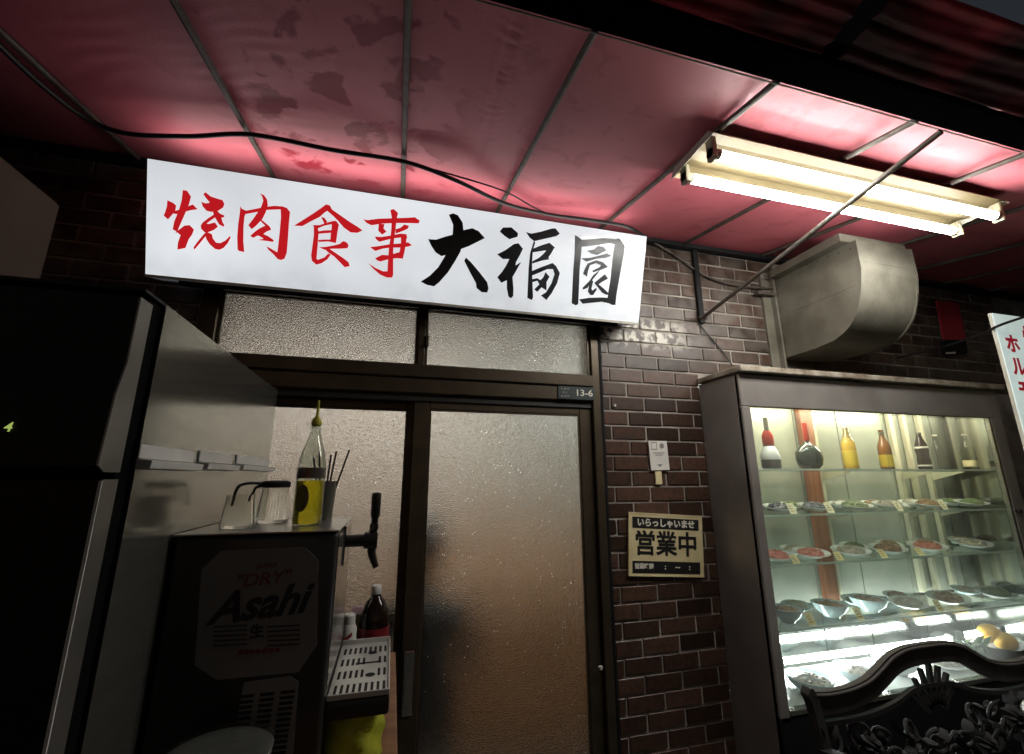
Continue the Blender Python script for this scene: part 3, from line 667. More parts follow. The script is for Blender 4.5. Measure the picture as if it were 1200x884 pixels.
# ------------------------------------------------------------------ twin tube light fitting
lf = thing('fluorescent_light', 'twin tube fluorescent light with a cream reflector hanging under the awning', 'light', (1.5, 1.03, 1.0))
XA_, XB_ = .985, 2.47
prof = [(1.030, 1.146), (1.038, 1.156), (1.085, 1.161), (1.12, 1.152), (1.165, 1.152), (1.205, 1.163), (1.250, 1.158), (1.258, 1.144)]
V = []
for x in (XA_, XB_):
    for Y, z in prof: V.append((x, Y, z))
    for Y, z in prof[::-1]: V.append((x, Y, z+.003))
n = len(prof)*2
F = [tuple(range(n)), tuple(range(n, 2*n))]+[(i, (i+1) % n, n+(i+1) % n, n+i) for i in range(n)]
part('reflector', (V, F), M['reflector'], lf)
part('housing', box(XA_+.03, XB_-.03, 1.11, 1.20, 1.167, 1.182, .003), M['reflector'], lf)
for x, dx in ((XA_-.003, .003), (XB_+.003, -.003)):
    part('end_plate', prism([(x, 1.026, 1.140), (x, 1.045, 1.166), (x, 1.235, 1.168), (x, 1.262, 1.134)], (dx, 0, 0)), M['dirtywhite'], lf)
for Y, z, a0, a1 in ((1.062, 1.092, -190, 12), (1.205, 1.106, -200, 20)):
    RT = .018; V, F, V2, F2 = [], [], [], []
    na = 20; xs_ = (XA_+.045, XB_-.05)
    for x in xs_:
        for k in range(na+1):
            a = math.radians(a0+(a1-a0)*k/na); V.append((x, Y+RT*math.cos(a), z+RT*math.sin(a)))
        for k in range(9):
            a = math.radians(a1+(360+a0-a1)*k/8); V2.append((x, Y+RT*math.cos(a), z+RT*math.sin(a)))
    F = [(k, k+1, na+2+k, na+1+k) for k in range(na)]; F2 = [(k, k+1, 10+k, 9+k) for k in range(8)]
    tb = part('tube', (V, F), M['tube'], lf, 1)
    part('dimmed_back', (V2, F2), M['tubeback'], tb, 1)
    for x0, x1 in ((XA_+.008, XA_+.045), (XB_-.05, XB_-.012)):
        part('lamp_socket', join(box(x0 if x0 < 1.5 else x1-.018, x0+.018 if x0 < 1.5 else x1, Y-.019, Y+.019, z-.026, 1.151, .003), tube([(x0, Y, z), (x1, Y, z)], RT*1.03, 14)), M['socket'], lf)
for x in (1.3, 2.1):
    part('hanger', tube([(x, 1.15, 1.18), (x, 1.15, aw_z(1.15)+.01)], .004), M['rib'], lf)

# ------------------------------------------------------------------ exhaust duct on the right wall
du = thing('exhaust_duct', 'dull grey sheet metal exhaust duct with a rounded bottom above the showcase', 'duct', (2.38, 1.8, .69))
pr = [(2.008, 1.26), (1.467, 1.175), (1.467, 1.02), (1.485, .92), (1.52, .82), (1.58, .745), (1.66, .705), (1.78, .692), (2.008, .69)]
pp = spline([(0, a, b_) for a, b_ in pr[2:7]], 5); poly = [(2.2, *pr[0]), (2.2, *pr[1])]+[(2.2, p.y, p.z) for p in pp]+[(2.2, *pr[7]), (2.2, *pr[8])]
part('duct_body', prism(poly, (.375, 0, 0)), M['duct'], du, 40)
fl = [(a, b_) for a, b_ in [(p[1], p[2]) for p in poly[1:-1]]]
o2 = strip2d(fl, .008)
part('seam_flange', prism([(2.193, a, b_) for a, b_ in o2], (.012, 0, 0)), M['duct'], du)
part('seam_flange', prism([(2.571, a, b_) for a, b_ in o2], (.012, 0, 0)), M['duct'], du)
part('wall_angle', join(box(2.115, 2.19, 1.985, 1.999, .53, 1.20), box(2.175, 2.19, 1.955, 1.985, .53, 1.20)), M['duct'], du)
for k in range(8):
    yy, zz_ = (1.50+.06*k, 1.165+.008*k) if k < 8 else (0, 0)
    part('rivet', tube([(2.1995, yy, zz_-.02), (2.196, yy, zz_-.02)], [.006, .004], 8), M['rib'], du)
part('fold_seam', box(2.1975, 2.1998, 1.50, 1.995, .945, .955), M['duct'], du)
part('fold_seam', box(2.20, 2.575, 1.4655, 1.467, 1.06, 1.07), M['duct'], du)
part('support_bar', box(2.05, 2.2, 1.95, 1.985, 1.075, 1.095), M['rib'], du)
part('top_collar', box(2.14, 2.60, 1.50, 1.93, 1.18, 1.225), M['duct'], du)

# ------------------------------------------------------------------ showcase cabinet
shc = thing('food_showcase', 'dark metal and glass food showcase with lit shelves of sample dishes', 'showcase', (2.5, 1.88, -1.6))
CX0, CX1, CYF, CYB = 1.605, 3.44, 1.71, 2.085
part('side_panel', box(CX0, CX0+.012, CYF+.012, 1.999, -1.58, .50), M['steel_dark'], shc)
part('side_panel', box(CX1-.012, CX1, CYF+.012, 2.09, -1.58, .50), M['steel_dark'], shc)
part('header', box(CX0, CX1, CYF, CYF+.03, .338, .50, .004), M['steel_dark'], shc)
part('corner_post', box(CX0, 1.655, CYF, CYF+.03, -.99, .338, .004), M['steel_dark'], shc)
part('corner_post', box(3.345, CX1, CYF, CYF+.03, -.99, .338, .004), M['steel_dark'], shc)
part('glass_channel', box(3.318, 3.338, CYF-.002, CYF+.02, -.94, .338), M['stainless'], shc)
part('base', box(CX0, CX1, CYF, CYF+.03, -1.58, -.965, .004), M['blacksteel'], shc)
part('bottom_sill', box(1.655, 3.318, CYF-.004, CYF+.03, -.965, -.945, .002), M['stainless'], shc)
cap_pts = []
part('cap_slab', box(1.592, 3.47, CYF-.035, 1.998, .505, .535, .006, 2), M['slab'], shc)
part('interior_floor', box(CX0+.012, CX1-.012, CYF+.03, 2.06, -.985, -.952), M['ceramic'], shc)
part('interior_ceiling', box(CX0+.012, CX1-.012, CYF+.03, 2.06, .44, .46), M['dirtywhite'], shc)
part('interior_side', box(CX0+.0125, CX0+.02, CYF+.03, 2.06, -.951, .439), M['mirror'], shc)
part('interior_side', box(CX1-.02, CX1-.0125, CYF+.03, 2.06, -.951, .439), M['mirror'], shc)
bx = [CX0+.02, 2.29, 2.62, 3.04, CX1-.02]
zs = [-.951, -.66, -.392, -.17, .045, .439]
for i in range(5):
    for j in range(4):
        part('back_panel', box(bx[j]+.004, bx[j+1]-.004, 2.062, 2.078, zs[i]+.004, zs[i+1]-.004), M['mirror'] if i == 0 else M['backpanel'], shc)
part('back_board', box(CX0+.012, CX1-.012, 2.08, 2.095, -.99, .46), M['dirtywhite'], shc)
part('wooden_post', box(2.30, 2.385, 2.02, 2.055, -.65, .438, .004), M['woodpost'], shc)
for x, w_ in ((2.41, .022), (3.035, .034), (3.15, .028), (3.29, .03)):
    part('shelf_upright', box(x-w_/2, x+w_/2, 2.03, 2.056, -.65, .438, .002), M['cream'], shc)
for z in (-.66, -.392, -.17, .045):
    s = part('glass_shelf', box(CX0+.022, CX1-.022, CYF+.048, 2.018, z-.008, z), M['shelfglass'], shc)
    part('shelf_edge', box(CX0+.022, CX1-.022, CYF+.044, CYF+.0475, z-.0085, z+.0005), M['shelfedge'], s)
    for x in (1.66, 2.41, 3.035, 3.29):
        part('shelf_bracket', prism([(x-.005, 2.026, z-.009), (x-.005, 2.026, z-.06), (x-.005, 1.86, z-.012), (x-.005, 1.86, z-.009)], (.01, 0, 0)), M['cream'], s)
part('front_pane', box(1.655, 2.50, CYF+.010, CYF+.014, -.945, .338), M['glass'], shc)
part('front_pane', box(2.505, 3.318, CYF+.016, CYF+.020, -.945, .338), M['glass'], shc)
part('door_lock', tube([(3.36, CYF-.02, -.18), (3.36, CYF, -.18)], .012, 12), M['chrome'], shc)
for (xa, xb_, y, z, mt) in ((1.72, 2.42, 1.80, .415, 'tubewarm'), (2.50, 3.30, 1.80, .415, 'tubewarm'), (1.86, 3.02, 1.945, -.865, 'tubecool'), (3.10, 3.40, 1.945, -.855, 'tubecool')):
    tb = part('lamp_tube', tube([(xa, y, z), (xb_, y, z)], .014, 12), M[mt], shc, 40)
    for x in (xa, xb_):
        part('lamp_socket', box(x-.012, x+.012, y-.018, y+.018, z-.022, z+.022, .003), M['white'], shc)

# dishes and bottles
def bottle(label, x, y, z, prof, mat, extras=(), s=1.0):
    t = thing('bottle', label, 'bottle', (x, y, z), group='bottles on the top glass shelf')
    for nm, pf, mt in ((('glass_body', prof, mat),)+tuple(extras)):
        part(nm, lathe([(r*s, h*s) for r, h in pf], (x, y, z+.0006), 20), M[mt], t, 50)
    return t
M['amber'] = pm('amber_beer', (.50, .30, .02), .12, coat=.5, col2=(.62, .40, .03), scale=15)
M['amberdk'] = pm('dark_amber_glass', (.22, .08, .015), .12, coat=.5)
M['ylabel'] = pm('yellow_label', (.62, .44, .03), .5)
M['tanlabel'] = pm('tan_label', (.52, .36, .12), .5, col2=(.42, .27, .08), scale=60)
M['greenglass'] = pm('dark_green_glass', (.02, .032, .026), .1, coat=.5)
M['redsleeve'] = pm('red_neck_sleeve', (.40, .03, .01), .35)
M['smoke'] = pm('smoky_glass', (.10, .095, .08), .12, coat=.4)
beer = [(.002, 0), (.031, .001), (.033, .006), (.033, .125), (.030, .145), (.018, .175), (.0135, .19), (.0125, .225), (.014, .226), (.014, .232), (.002, .233)]
beer_neck = [(.0305, .1435), (.0185, .1755), (.014, .19), (.013, .222), (.0128, .2222), (.0135, .19), (.018, .1755), (.03, .1435)]
cyl = lambda r, a, b_: [(r-.001, a), (r, a+.0005), (r, b_-.0005), (r-.001, b_)]
Yb = 1.83
def bxp(px): return at(px, 546, Yb).x
bottle('tall bottle with red neck and white shoulder label, left on the top shelf', bxp(904), Yb, .045,
       [(.002, 0), (.04, .001), (.045, .01), (.045, .06), (.038, .085), (.024, .115), (.026, .14), (.027, .165), (.016, .19), (.011, .20), (.011, .26), (.002, .262)], 'smoke',
       (('shoulder_label', [(.0462, .045), (.0465, .06), (.0395, .0865), (.026, .112), (.025, .112), (.038, .0855), (.044, .06)], 'ceramic'), ('neck_sleeve', [(.0262, .118), (.0275, .14), (.028, .165), (.0165, .192), (.016, .192)], 'redsleeve')))
t = thing('bottle', 'squat round green bottle with big tan label and red neck on the top shelf', 'bottle', (bxp(950), Yb, .045), group='bottles on the top glass shelf')
xb = bxp(950)
part('glass_body', lathe([(.002, 0), (.05, .002), (.070, .02), (.079, .05), (.077, .085), (.058, .112), (.026, .13), (.015, .138), (.014, .145)], (xb, Yb, .0456), 24, 1, .58), M['greenglass'], t, 50)
part('label', lathe([(.034, -.003), (.036, 0), (.034, .003)], (0, 0, 0), 24), M['tanlabel'], t)
lb = t.children[-1]
for v in lb.data.vertices: v.co = Vector((v.co.x+xb+.012, v.co.z*.6+Yb-.046, v.co.y*1.15+.098))-Vector(t['bx'])
for v in lb.data.vertices: pass
part('neck', lathe([(.0145, .145), (.016, .15), (.013, .19), (.013, .24), (.002, .243)], (xb, Yb, .0456), 16), M['redsleeve'], t, 50)
bottle('yellow beer bottle, left of the two beers on the top shelf', bxp(998), Yb, .045, beer, 'amber', (('neck_glass', beer_neck, 'clearg'), ('label', cyl(.0338, .02, .10), 'ylabel'), ('cap', cyl(.015, .222, .236), 'ceramic')))
bottle('amber bottle with a bright yellow label, right of the two beers on the top shelf', bxp(1040), Yb, .045, beer, 'amberdk', (('label', cyl(.0338, .015, .085), 'ylabel'), ('cap', cyl(.015, .205, .218), 'chrome')), .93)
bottle('black cola bottle with white lettering band on the top shelf', bxp(1084), Yb, .045,
       [(.002, 0), (.028, .001), (.03, .006), (.031, .05), (.027, .075), (.031, .11), (.028, .14), (.016, .175), (.012, .195), (.012, .205), (.002, .206)], 'cola',
       (('lettering_band', cyl(.0315, .118, .128), 'signwhite'), ('lower_band', cyl(.0315, .018, .026), 'signwhite'), ('cap', cyl(.0135, .196, .209), 'chrome')))
bottle('clear empty bottle right of the cola bottle on the top shelf', bxp(1110), Yb+.03, .045, [(r*.9, h) for r, h in beer], 'clearg', (('cap', cyl(.0135, .222, .233), 'cream'),), .88)
bottle('clear bottle at the right end of the top shelf', bxp(1138), Yb, .045, [(r*1.1, h) for r, h in beer], 'clearg', (('label', cyl(.0365, .02, .06), 'signcream'), ('cap', cyl(.0145, .222, .233), 'cream')), .9)

def food(x, y, z, rx, ry, h, seed, n=26):
    rg = random.Random(seed); gs = []
    gs.append(lathe([(1, 0), (.92, .45), (.6, .8), (.25, 1), (.03, 1.03)], (0, 0, 0), 18))
    V = [Vector((x+v.x*rx*(1+rg.uniform(-.06, .06)), y+v.y*ry*(1+rg.uniform(-.06, .06)), z+v.z*h*(1+rg.uniform(-.25, .25)))) for v in gs[0][0]]
    gs = [(V, gs[0][1])]
    for _ in range(n):
        a = rg.uniform(0, 6.28); q = math.sqrt(rg.random())*.85
        cx, cy = x+math.cos(a)*q*rx, y+math.sin(a)*q*ry; r = rg.uniform(.07, .16)*rx
        gs.append(lathe([(r*.2, -r*.6), (r, -r*.2), (r*.9, r*.25), (r*.3, r*.5)], (cx, cy, z+h*(1-q*q*.7)), 7, rg.uniform(.7, 1.5), rg.uniform(.6, 1.1)))
    return join(*gs)
dn = [0]
def dish(kind, label, px, py, Y, z, r, fm, cm='ceramic', group=None, ax=1):
    """px,py: where the dish centre shows; z: shelf height"""
    p = at(px, py, Y); x = p.x; dn[0] += 1; zz = z+.0006
    t = thing('bowl' if kind == 'bowl' else 'plate', label, kind if kind == 'bowl' else 'plate', (x, Y, z), group=group)
    if kind == 'bowl':
        pf = [(.02, 0), (r*.42, .0), (r*.45, .008), (r*.8, .03), (r, .062), (r*.97, .063), (r*.76, .034), (r*.4, .014), (.01, .012)]
        part('bowl_wall', lathe(pf, (x, Y, zz), 28), M[cm], t, 60)
        part('food', food(x, Y, zz+.043, r*.82, r*.82, .022, dn[0]), M[fm], t, 1)
    else:
        pf = [(.02, 0), (r*.6, 0), (r*.65, .006), (r, .018), (r*.99, .021), (r*.62, .010), (.01, .008)]
        part('plate_disc', lathe(pf, (x, Y, zz), 28, ax, .72), M[cm], t, 60)
        part('food', food(x, Y, zz+.0085, r*.74*ax, r*.5, .026, dn[0]), M[fm], t, 1)
        part('stand', prism([(x-.03, Y-.2*r, zz-.0005), (x-.03, Y+.45*r, zz-.0005), (x-.03, Y+.40*r, zz-.16*r)], (.06, 0, 0)), M['shelfedge'], t)
        t.rotation_euler.x = .20; t.location.z += .72*r*.2
def tag_(label, px, py, z, mt='tag', h=.05, w_=.042, Y=CYF+.062):
    p = at(px, py, Y); x = p.x
    t = thing('price_tag', label, 'price tag', (x, Y, z), group='price tags on the showcase shelves')
    part('card', prism([(x-w_/2, Y-.004, z+.001), (x+w_/2, Y-.004, z+.001), (x+w_/2, Y+.018, z+h), (x-w_/2, Y+.018, z+h)], (0, .0012, 0)), M[mt], t)
    for i in range(3):
        f = .25+.22*i; part('print_line', prism([(x-w_*.32, Y-.0046+.022*f, z+h*f), (x+w_*(.30-.1*i), Y-.0046+.022*f, z+h*f), (x+w_*(.30-.1*i), Y-.0046+.022*(f+.07), z+h*(f+.07)), (x-w_*.32, Y-.0046+.022*(f+.07), z+h*(f+.07))], (0, .0005, 0)), M['label'], t)
ORD = ['leftmost', 'second', 'third', 'fourth', 'fifth', 'sixth', 'seventh']
G2 = 'dishes on the second showcase shelf'
for i, (px, Y, r, fm, ax) in enumerate([(912, 1.84, .085, 'shell', 1), (953, 1.84, .09, 'shell', 1), (1000, 1.85, .09, 'greenfood', 1.2), (1042, 1.85, .088, 'greyfood', 1.2), (1087, 1.85, .09, 'brownfood', 1.2), (1138, 1.86, .09, 'greenfood', 1.2)]):
    dish('plate', '%s white plate from the left on the second shelf, %s' % (ORD[i], ['with dark shellfish', 'with dark shellfish', 'with greens', 'with pale food', 'with brown food', 'with greens'][i]), px, 590, Y, -.17, r, fm, 'ceramic', G2, ax)
for i, px in enumerate((928, 972, 1053, 1106)):
    tag_('%s price tag from the left on the second shelf' % ORD[i], px, 588, -.17, 'tagw')
for i, (px, fm) in enumerate([(925, 'greenfood'), (985, 'greyfood'), (1022, 'brownfood'), (1066, 'greyfood'), (1112, 'greenfood')]):
    dish('plate', '%s small plate from the left in the back row of the second shelf' % ORD[i], px, 585, 1.965, -.17, .075, fm, 'ceramic', G2, 1)
G3 = 'dishes on the third showcase shelf'
for i, (px, Y, r, fm, ax) in enumerate([(908, 1.84, .095, 'meat', 1), (950, 1.85, .095, 'meat', 1.05), (997, 1.85, .095, 'greyfood', 1.15), (1041, 1.85, .095, 'brownfood', 1.15), (1088, 1.85, .1, 'meat', 1.15), (1142, 1.86, .1, 'greyfood', 1.15)]):
    dish('plate', '%s white plate from the left on the third shelf, %s' % (ORD[i], ['red meat on it', 'red meat on it', 'pale food on it', 'brown food on it', 'pink meat on it', 'grey food on it'][i]), px, 650, Y, -.392, r, fm, 'ceramic', G3, ax)
for i, px in enumerate((932, 984, 1036, 1080)):
    tag_('%s price tag from the left on the third shelf' % ORD[i], px, 650, -.392, 'tag', .036)
for i, (px, fm) in enumerate([(930, 'greyfood'), (1000, 'greenfood'), (1042, 'brownfood'), (1085, 'greyfood'), (1128, 'brownfood')]):
    dish('plate', '%s small plate from the left in the back row of the third shelf' % ORD[i], px, 640, 1.965, -.392, .08, fm, 'ceramic', G3, 1)
G4 = 'dishes on the lowest glass shelf'
for i, (px, Y, r, fm) in enumerate([(920, 1.84, .072, 'brownfood'), (972, 1.85, .08, 'brownfood'), (1018, 1.87, .085, 'brownfood')]):
    dish('bowl', '%s pale blue bowl from the left on the lowest glass shelf' % ORD[i], px, 705, Y, -.66, r, fm, 'celadon', G4)
for i, (px, Y, r, fm, ax) in enumerate([(1062, 1.85, .095, 'greyfood', 1.1), (1110, 1.86, .105, 'brownfood', 1.2), (1168, 1.87, .10, 'greenfood', 1.2)]):
    dish('plate', '%s white oval plate from the left on the lowest glass shelf' % ORD[i], px, 700, Y, -.66, r, fm, 'ceramic', G4, ax)
for i, (px, py) in enumerate(((951, 727), (1008, 721), (1101, 709))):
    tag_('%s price tag from the left on the lowest glass shelf' % ORD[i], px, py, -.66, 'tag')
for i, (px, fm) in enumerate([(930, 'greyfood'), (1000, 'greenfood'), (1050, 'brownfood'), (1130, 'greyfood')]):
    dish('plate', '%s plate from the left in the back row of the lowest glass shelf' % ORD[i], px, 690, 1.965, -.66, .08, fm, 'celadon', G4, 1)
G5 = 'dishes on the showcase floor'
for i, (px, Y, r, fm) in enumerate([(948, 1.83, .10, 'greyfood'), (1006, 1.84, .10, 'greyfood'), (1052, 1.87, .095, 'greyfood')]):
    dish('bowl', '%s grey bowl from the left on the showcase floor below the cool tube' % ORD[i], px, 790, Y, -.952, r, fm, 'celadon', G5)
dish('plate', 'white oval plate right of the bowls on the showcase floor', 1108, 768, 1.86, -.952, .12, 'greyfood', 'ceramic', G5, 1.3)
for i, (px, py) in enumerate(((976, 812), (1098, 795))):
    tag_('%s price tag from the left on the showcase floor' % ORD[i], px, py, -.952, 'tagw')
for i, (px, py, Y) in enumerate(((1178, 752, 1.83), (1160, 742, 1.88))):
    p = at(px, py, Y); r = .05
    t = thing('fruit', ['yellow orange fruit nearest the glass at the right of the showcase floor', 'yellow orange fruit behind the front one at the right of the showcase floor'][i], 'fruit', (p.x, Y, p.z-r), group='fruit heap on the showcase floor')
    part('flesh', lathe([(r*math.sin(a)+.0005, -r*.93*math.cos(a)) for a in [k*math.pi/12 for k in range(13)]], p, 20), M['orange'], t, 1)
    part('stalk', lathe([(.004, 0), (.003, .008)], p+Vector((0, 0, r*.92)), 8), M['leaf'], t)
fz = at(1168, 752, 1.84)
bk = thing('fruit_basin', 'dark bowl under the fruit at the right of the showcase floor', 'bowl', (fz.x, 1.86, -.952))
part('bowl_wall', lathe([(.03, 0), (.06, 0), (.12, .05), (.135, .085), (.13, .086), (.11, .05), (.05, .012), (.01, .012)], (fz.x, 1.86, -.9515), 24), M['castrail'], bk, 60)
def leafblade(p, d, l, w_):
    p = Vector(p); d = Vector(d).normalized(); s = d.cross(Vector((0, 0, 1))).normalized(); u = s.cross(d)
    V = [p, p+d*l*.3+s*w_-u*.0, p+d*l*.7+s*w_*.8, p+d*l+u*-.01, p+d*l*.7-s*w_*.8, p+d*l*.3-s*w_, p+d*l*.5+u*.012]
    return V, [(0, 1, 6), (1, 2, 6), (2, 3, 6), (3, 4, 6), (4, 5, 6), (5, 0, 6)]
gl = thing('leaf_garnish', 'grey green leaf garnish left of the fruit on the showcase floor', 'leaves', (2.88, 1.88, -.952))
rg = random.Random(4)
for i in range(16):
    a = rg.uniform(-.4, 3.5)
    part('leaf', leafblade((at(1140, 760, 1.87).x+rg.uniform(-.04, .04), 1.87+rg.uniform(-.03, .03), -.93+rg.uniform(0, .05)), (math.cos(a), -math.sin(a)*.5, rg.uniform(.1, .9)), rg.uniform(.07, .12), .02), M['leaf'], gl)

# ------------------------------------------------------------------ signs on the brick wall
def board(n, u_, lab): pass
op = thing('open_sign', 'small cream and black enamel sign with Japanese opening text on the brick wall', 'sign', (1.32, 1.99, -.47))
q = [at(735.5, 600.5, 1.99), at(822.5, 604.5, 1.99), at(823.5, 677, 1.99), at(736.5, 674.5, 1.99)]
xd = ((q[1]-q[0])+(q[2]-q[3])).normalized(); ud = ((q[0]-q[3])+(q[1]-q[2])).normalized(); ud = (ud-xd*ud.dot(xd)).normalized(); nd = Vector((0, -1, 0))
c0 = sum(q, Vector())/4; Wd = ((q[1]-q[0]).length+(q[2]-q[3]).length)/2; Hd = ((q[0]-q[3]).length+(q[1]-q[2]).length)/2
def pl(a, b_, c_, d_, z0=0, z1=.001):     # rectangle in board units (0..1 from lower-left)
    P = [c0+xd*((i-.5)*Wd)+ud*((j-.5)*Hd)+nd*z0 for i, j in ((a, b_), (c_, b_), (c_, d_), (a, d_))]
    return prism(P, nd*(z1-z0))
part('board', pl(0, 0, 1, 1, -.004, .004), M['signcream'], op)
part('raised_edge', join(pl(0, 0, 1, .02, .0041, .006), pl(0, .98, 1, 1, .0041, .006), pl(0, .02, .015, .98, .0041, .006), pl(.985, .02, 1, .98, .0041, .006)), M['signcream'], op)
def bp(i, j, z): return c0+xd*((i-.5)*Wd)+ud*((j-.5)*Hd)+nd*z
tb_ = part('top_band', pl(.05, .75, .95, .93, .0041, .005), M['signblack'], op)
part('lettering', text_geo('いらっしゃいませ', Wd*.098, bp(.5, .838, .0060), xd, ud, .001, .0014), M['signwhite'], tb_)
part('lettering', text_geo('営業中', Wd*.285, bp(.5, .49, .0050), xd, ud, .001, .0028, sx=1.0), M['signblack'], op)
bb_ = part('bottom_band', pl(.05, .045, .95, .235, .0041, .005), M['signblack'], op)
part('lettering', text_geo('営業時間', Wd*.062, bp(.2, .15, .0060), xd, ud, .001, .0012), M['signwhite'], bb_)
part('lettering', text_geo(':    ~    :', Wd*.08, bp(.64, .15, .0060), xd, ud, .001, .0008, sx=1.35), M['signwhite'], bb_)
st = thing('wall_plate', 'white plastic notice plate on the bricks above the opening sign', 'notice', (1.32, 1.99, .04))
c0 = at(771.5, 534, 1.992); xd = Vector((.999, 0, .03)).normalized(); ud = Vector((-.03, 0, 1)).normalized(); Wd, Hd = .107, .147
part('plate', pl(0, 0, 1, 1, -.004, .006), M['card'], st)
part('printed_mark', join(pl(.12, .70, .44, .73, .0061, .0066), pl(.12, .93, .44, .96, .0061, .0066), pl(.12, .73, .15, .93, .0061, .0066), pl(.41, .73, .44, .93, .0061, .0066)), M['greyprint'], st)
part('printed_mark', join(*[prism([bp(.7+.13*math.cos(a)+0, .83+.095*math.sin(a), .0061) for a in (k*.7, k*.7+.35, k*.7+.6)]+[bp(.7, .83, .0061)], nd*.0005) for k in range(9)]), M['greyprint'], st)
part('printed_line', join(pl(.2, .57, .8, .60, .0061, .0066), pl(.3, .50, .7, .525, .0061, .0066)), M['greyprint'], st)
part('printed_mark', prism([bp(.36, .2, .0061), bp(.5, .1, .0061), bp(.64, .2, .0061)], nd*.0005), M['greyprint'], st)
part('tab', box(1.285, 1.322, 1.990, 1.998, -.03, .036, .001), M['signcream'], st)
hp = thing('house_number', 'dark house number plate on the door lintel', 'number plate', (.86, 1.975, .385))
c0 = Vector((.864, 1.977, .416)); xd = Vector((1, 0, 0)); ud = Vector((0, 0, 1)); Wd, Hd = .196, .064
part('plate', pl(0, 0, 1, 1, -.003, .003), M['plate'], hp)
part('lettering', text_geo('13-6', .046, bp(.70, .5, .0042), xd, ud, .001, .0006, sx=1.15), M['signwhite'], hp)
rg5 = random.Random(8)
for j, zc in enumerate((.78, .5, .22)):
    for i in range(3 if j != 1 else 2):
        xc = .10+.085*i+(.04 if j == 1 else 0)
        part('small_print', join(*[pl(xc-.028+.056*k/3, zc-.09, xc-.028+.056*k/3+.011, zc+.09*rg5.uniform(.2, 1), .0032, .0036) for k in range(3)]+[pl(xc-.03, zc+rg5.uniform(-.05, .05), xc+.03, zc+.06, .0038, .0041)]), M['greyprint'], hp)
for X, Z, lab in ((1.09, .385, 'white speck of paint on a brick right of the house number'), (.968, -.74, 'shiny screw head low on the right door jamb')):
    p = at(720, 475.5, 1.996) if X > 1 else at(704, 783, 1.982)
    solo('wall_plug', lathe([(.002, 0), (.009, .001), (.010, .012), (.002, .013)], p-Vector((0, 0, .006)), 8), M['card'], lab, 'plug')

# ------------------------------------------------------------------ vertical sign, red banner on the far right
vs = thing('vertical_sign', 'tall white backlit sign with crimson characters at the right edge', 'sign', (2.95, 1.35, -.1))
p = at(1163, 367, 1.30); vx = p.x; vz = p.z
part('case', box(vx-.002, vx+.46, 1.3055, 1.318, -.35, vz+.002, .001), M['dirtywhite'], vs)
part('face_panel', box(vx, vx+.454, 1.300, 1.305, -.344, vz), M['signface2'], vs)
def vtext(body, x, z0, size, step):
    for i, ch in enumerate(body):
        part('character', text_geo(ch, size, (x, 1.2985, z0-i*step), (1, 0, 0), (0, 0, 1), .001, .0035), M['redprint2'], vs)
vtext('ホルモン', vx+.082, vz-.155, .098, .112)
vtext('焼肉', vx+.235, vz-.115, .12, .15)
cab('black wire crossing the top of the tall white sign at the right edge', [at(1050, 420, 1.9), at(1100, 408, 1.7), at(1150, 392, 1.4), at(1170, 382, 1.285), at(1205, 370, 1.27), at(1260, 352, 1.25)], .006)
rb = thing('red_banner', 'small red sheet hanging on the dark wall right of the duct', 'banner', (3.8, 1.97, .85))
part('sheet', prism([at(1098, 352, 1.96), at(1124, 356, 1.96), at(1132, 398, 1.96), at(1107, 398, 1.96)], (0, .012, 0)), M['redplate'], rb)
part('bottom_bar', prism([at(1107, 399, 1.955), at(1132, 399, 1.955), at(1134, 414, 1.955), at(1110, 415, 1.955)], (0, .03, 0)), M['blacksteel'], rb)
part('white_mark', prism([at(1109, 413, 1.95), at(1120, 412.5, 1.95), at(1120, 414.5, 1.95), at(1109, 415, 1.95)], (0, .004, 0)), M['card'], rb)

# ------------------------------------------------------------------ tall fridge
fx, fyn, fyf, fzt = -.457, .966, 1.86, .340
fg = thing('refrigerator', 'tall two door fridge with black front and stainless side at the left edge', 'refrigerator', (-.9, 1.4, -1.6))
part('cabinet_body', box(-1.25, fx-.0015, fyn, fyf, -1.5, fzt-.002, .003), M['blackfront'], fg)
part('side_panel', box(fx-.0012, fx, fyn, fyf, -1.5, fzt, 0), M['stainless'], fg)
part('gasket', box(-1.23, fx-.008, .922, .965, -1.48, fzt-.008), M['gasket'], fg)
def fdoor(z0, z1, lip):
    pr_ = [(.880, z1), (.921, z1), (.921, z0), (.876 if lip else .882, z0)]
    if lip: pr_ += [(.858, z0+.01), (.866, z0+.13), (.880, z0+.19)]
    d = part('door', prism([(-1.25, a, b_) for a, b_ in pr_], (1.25+fx-.004, 0, 0)), M['blackfront'], fg)
    part('door_edge', prism([(fx-.0035, a, b_) for a, b_ in pr_], (.003, 0, 0)), M['dooredge'], d)
    return d
d1 = fdoor(.012, .321, True)
d2 = fdoor(-1.45, .000, False)
part('edge_trim', box(fx-.0055, fx-.001, .8775, .8812, -1.45, -.002), M['white'], d2)
part('top_cover', box(-1.25, fx-.006, .90, 1.02, fzt, fzt+.006), M['blackfront'], fg)
p = at(9, 501, .8595)
part('display_digit', text_geo('4', .021, p, (1, 0, 0), (0, 0, 1), .0006, .0002, shear=.15), M['led'], d1)
for x in (-1.2, -.52):
    for y in (1.0, 1.8): part('foot', lathe([(.03, -1.6), (.025, -1.55), (.015, -1.5)], (x, y, 0), 12), M['blacksteel'], fg, 40)
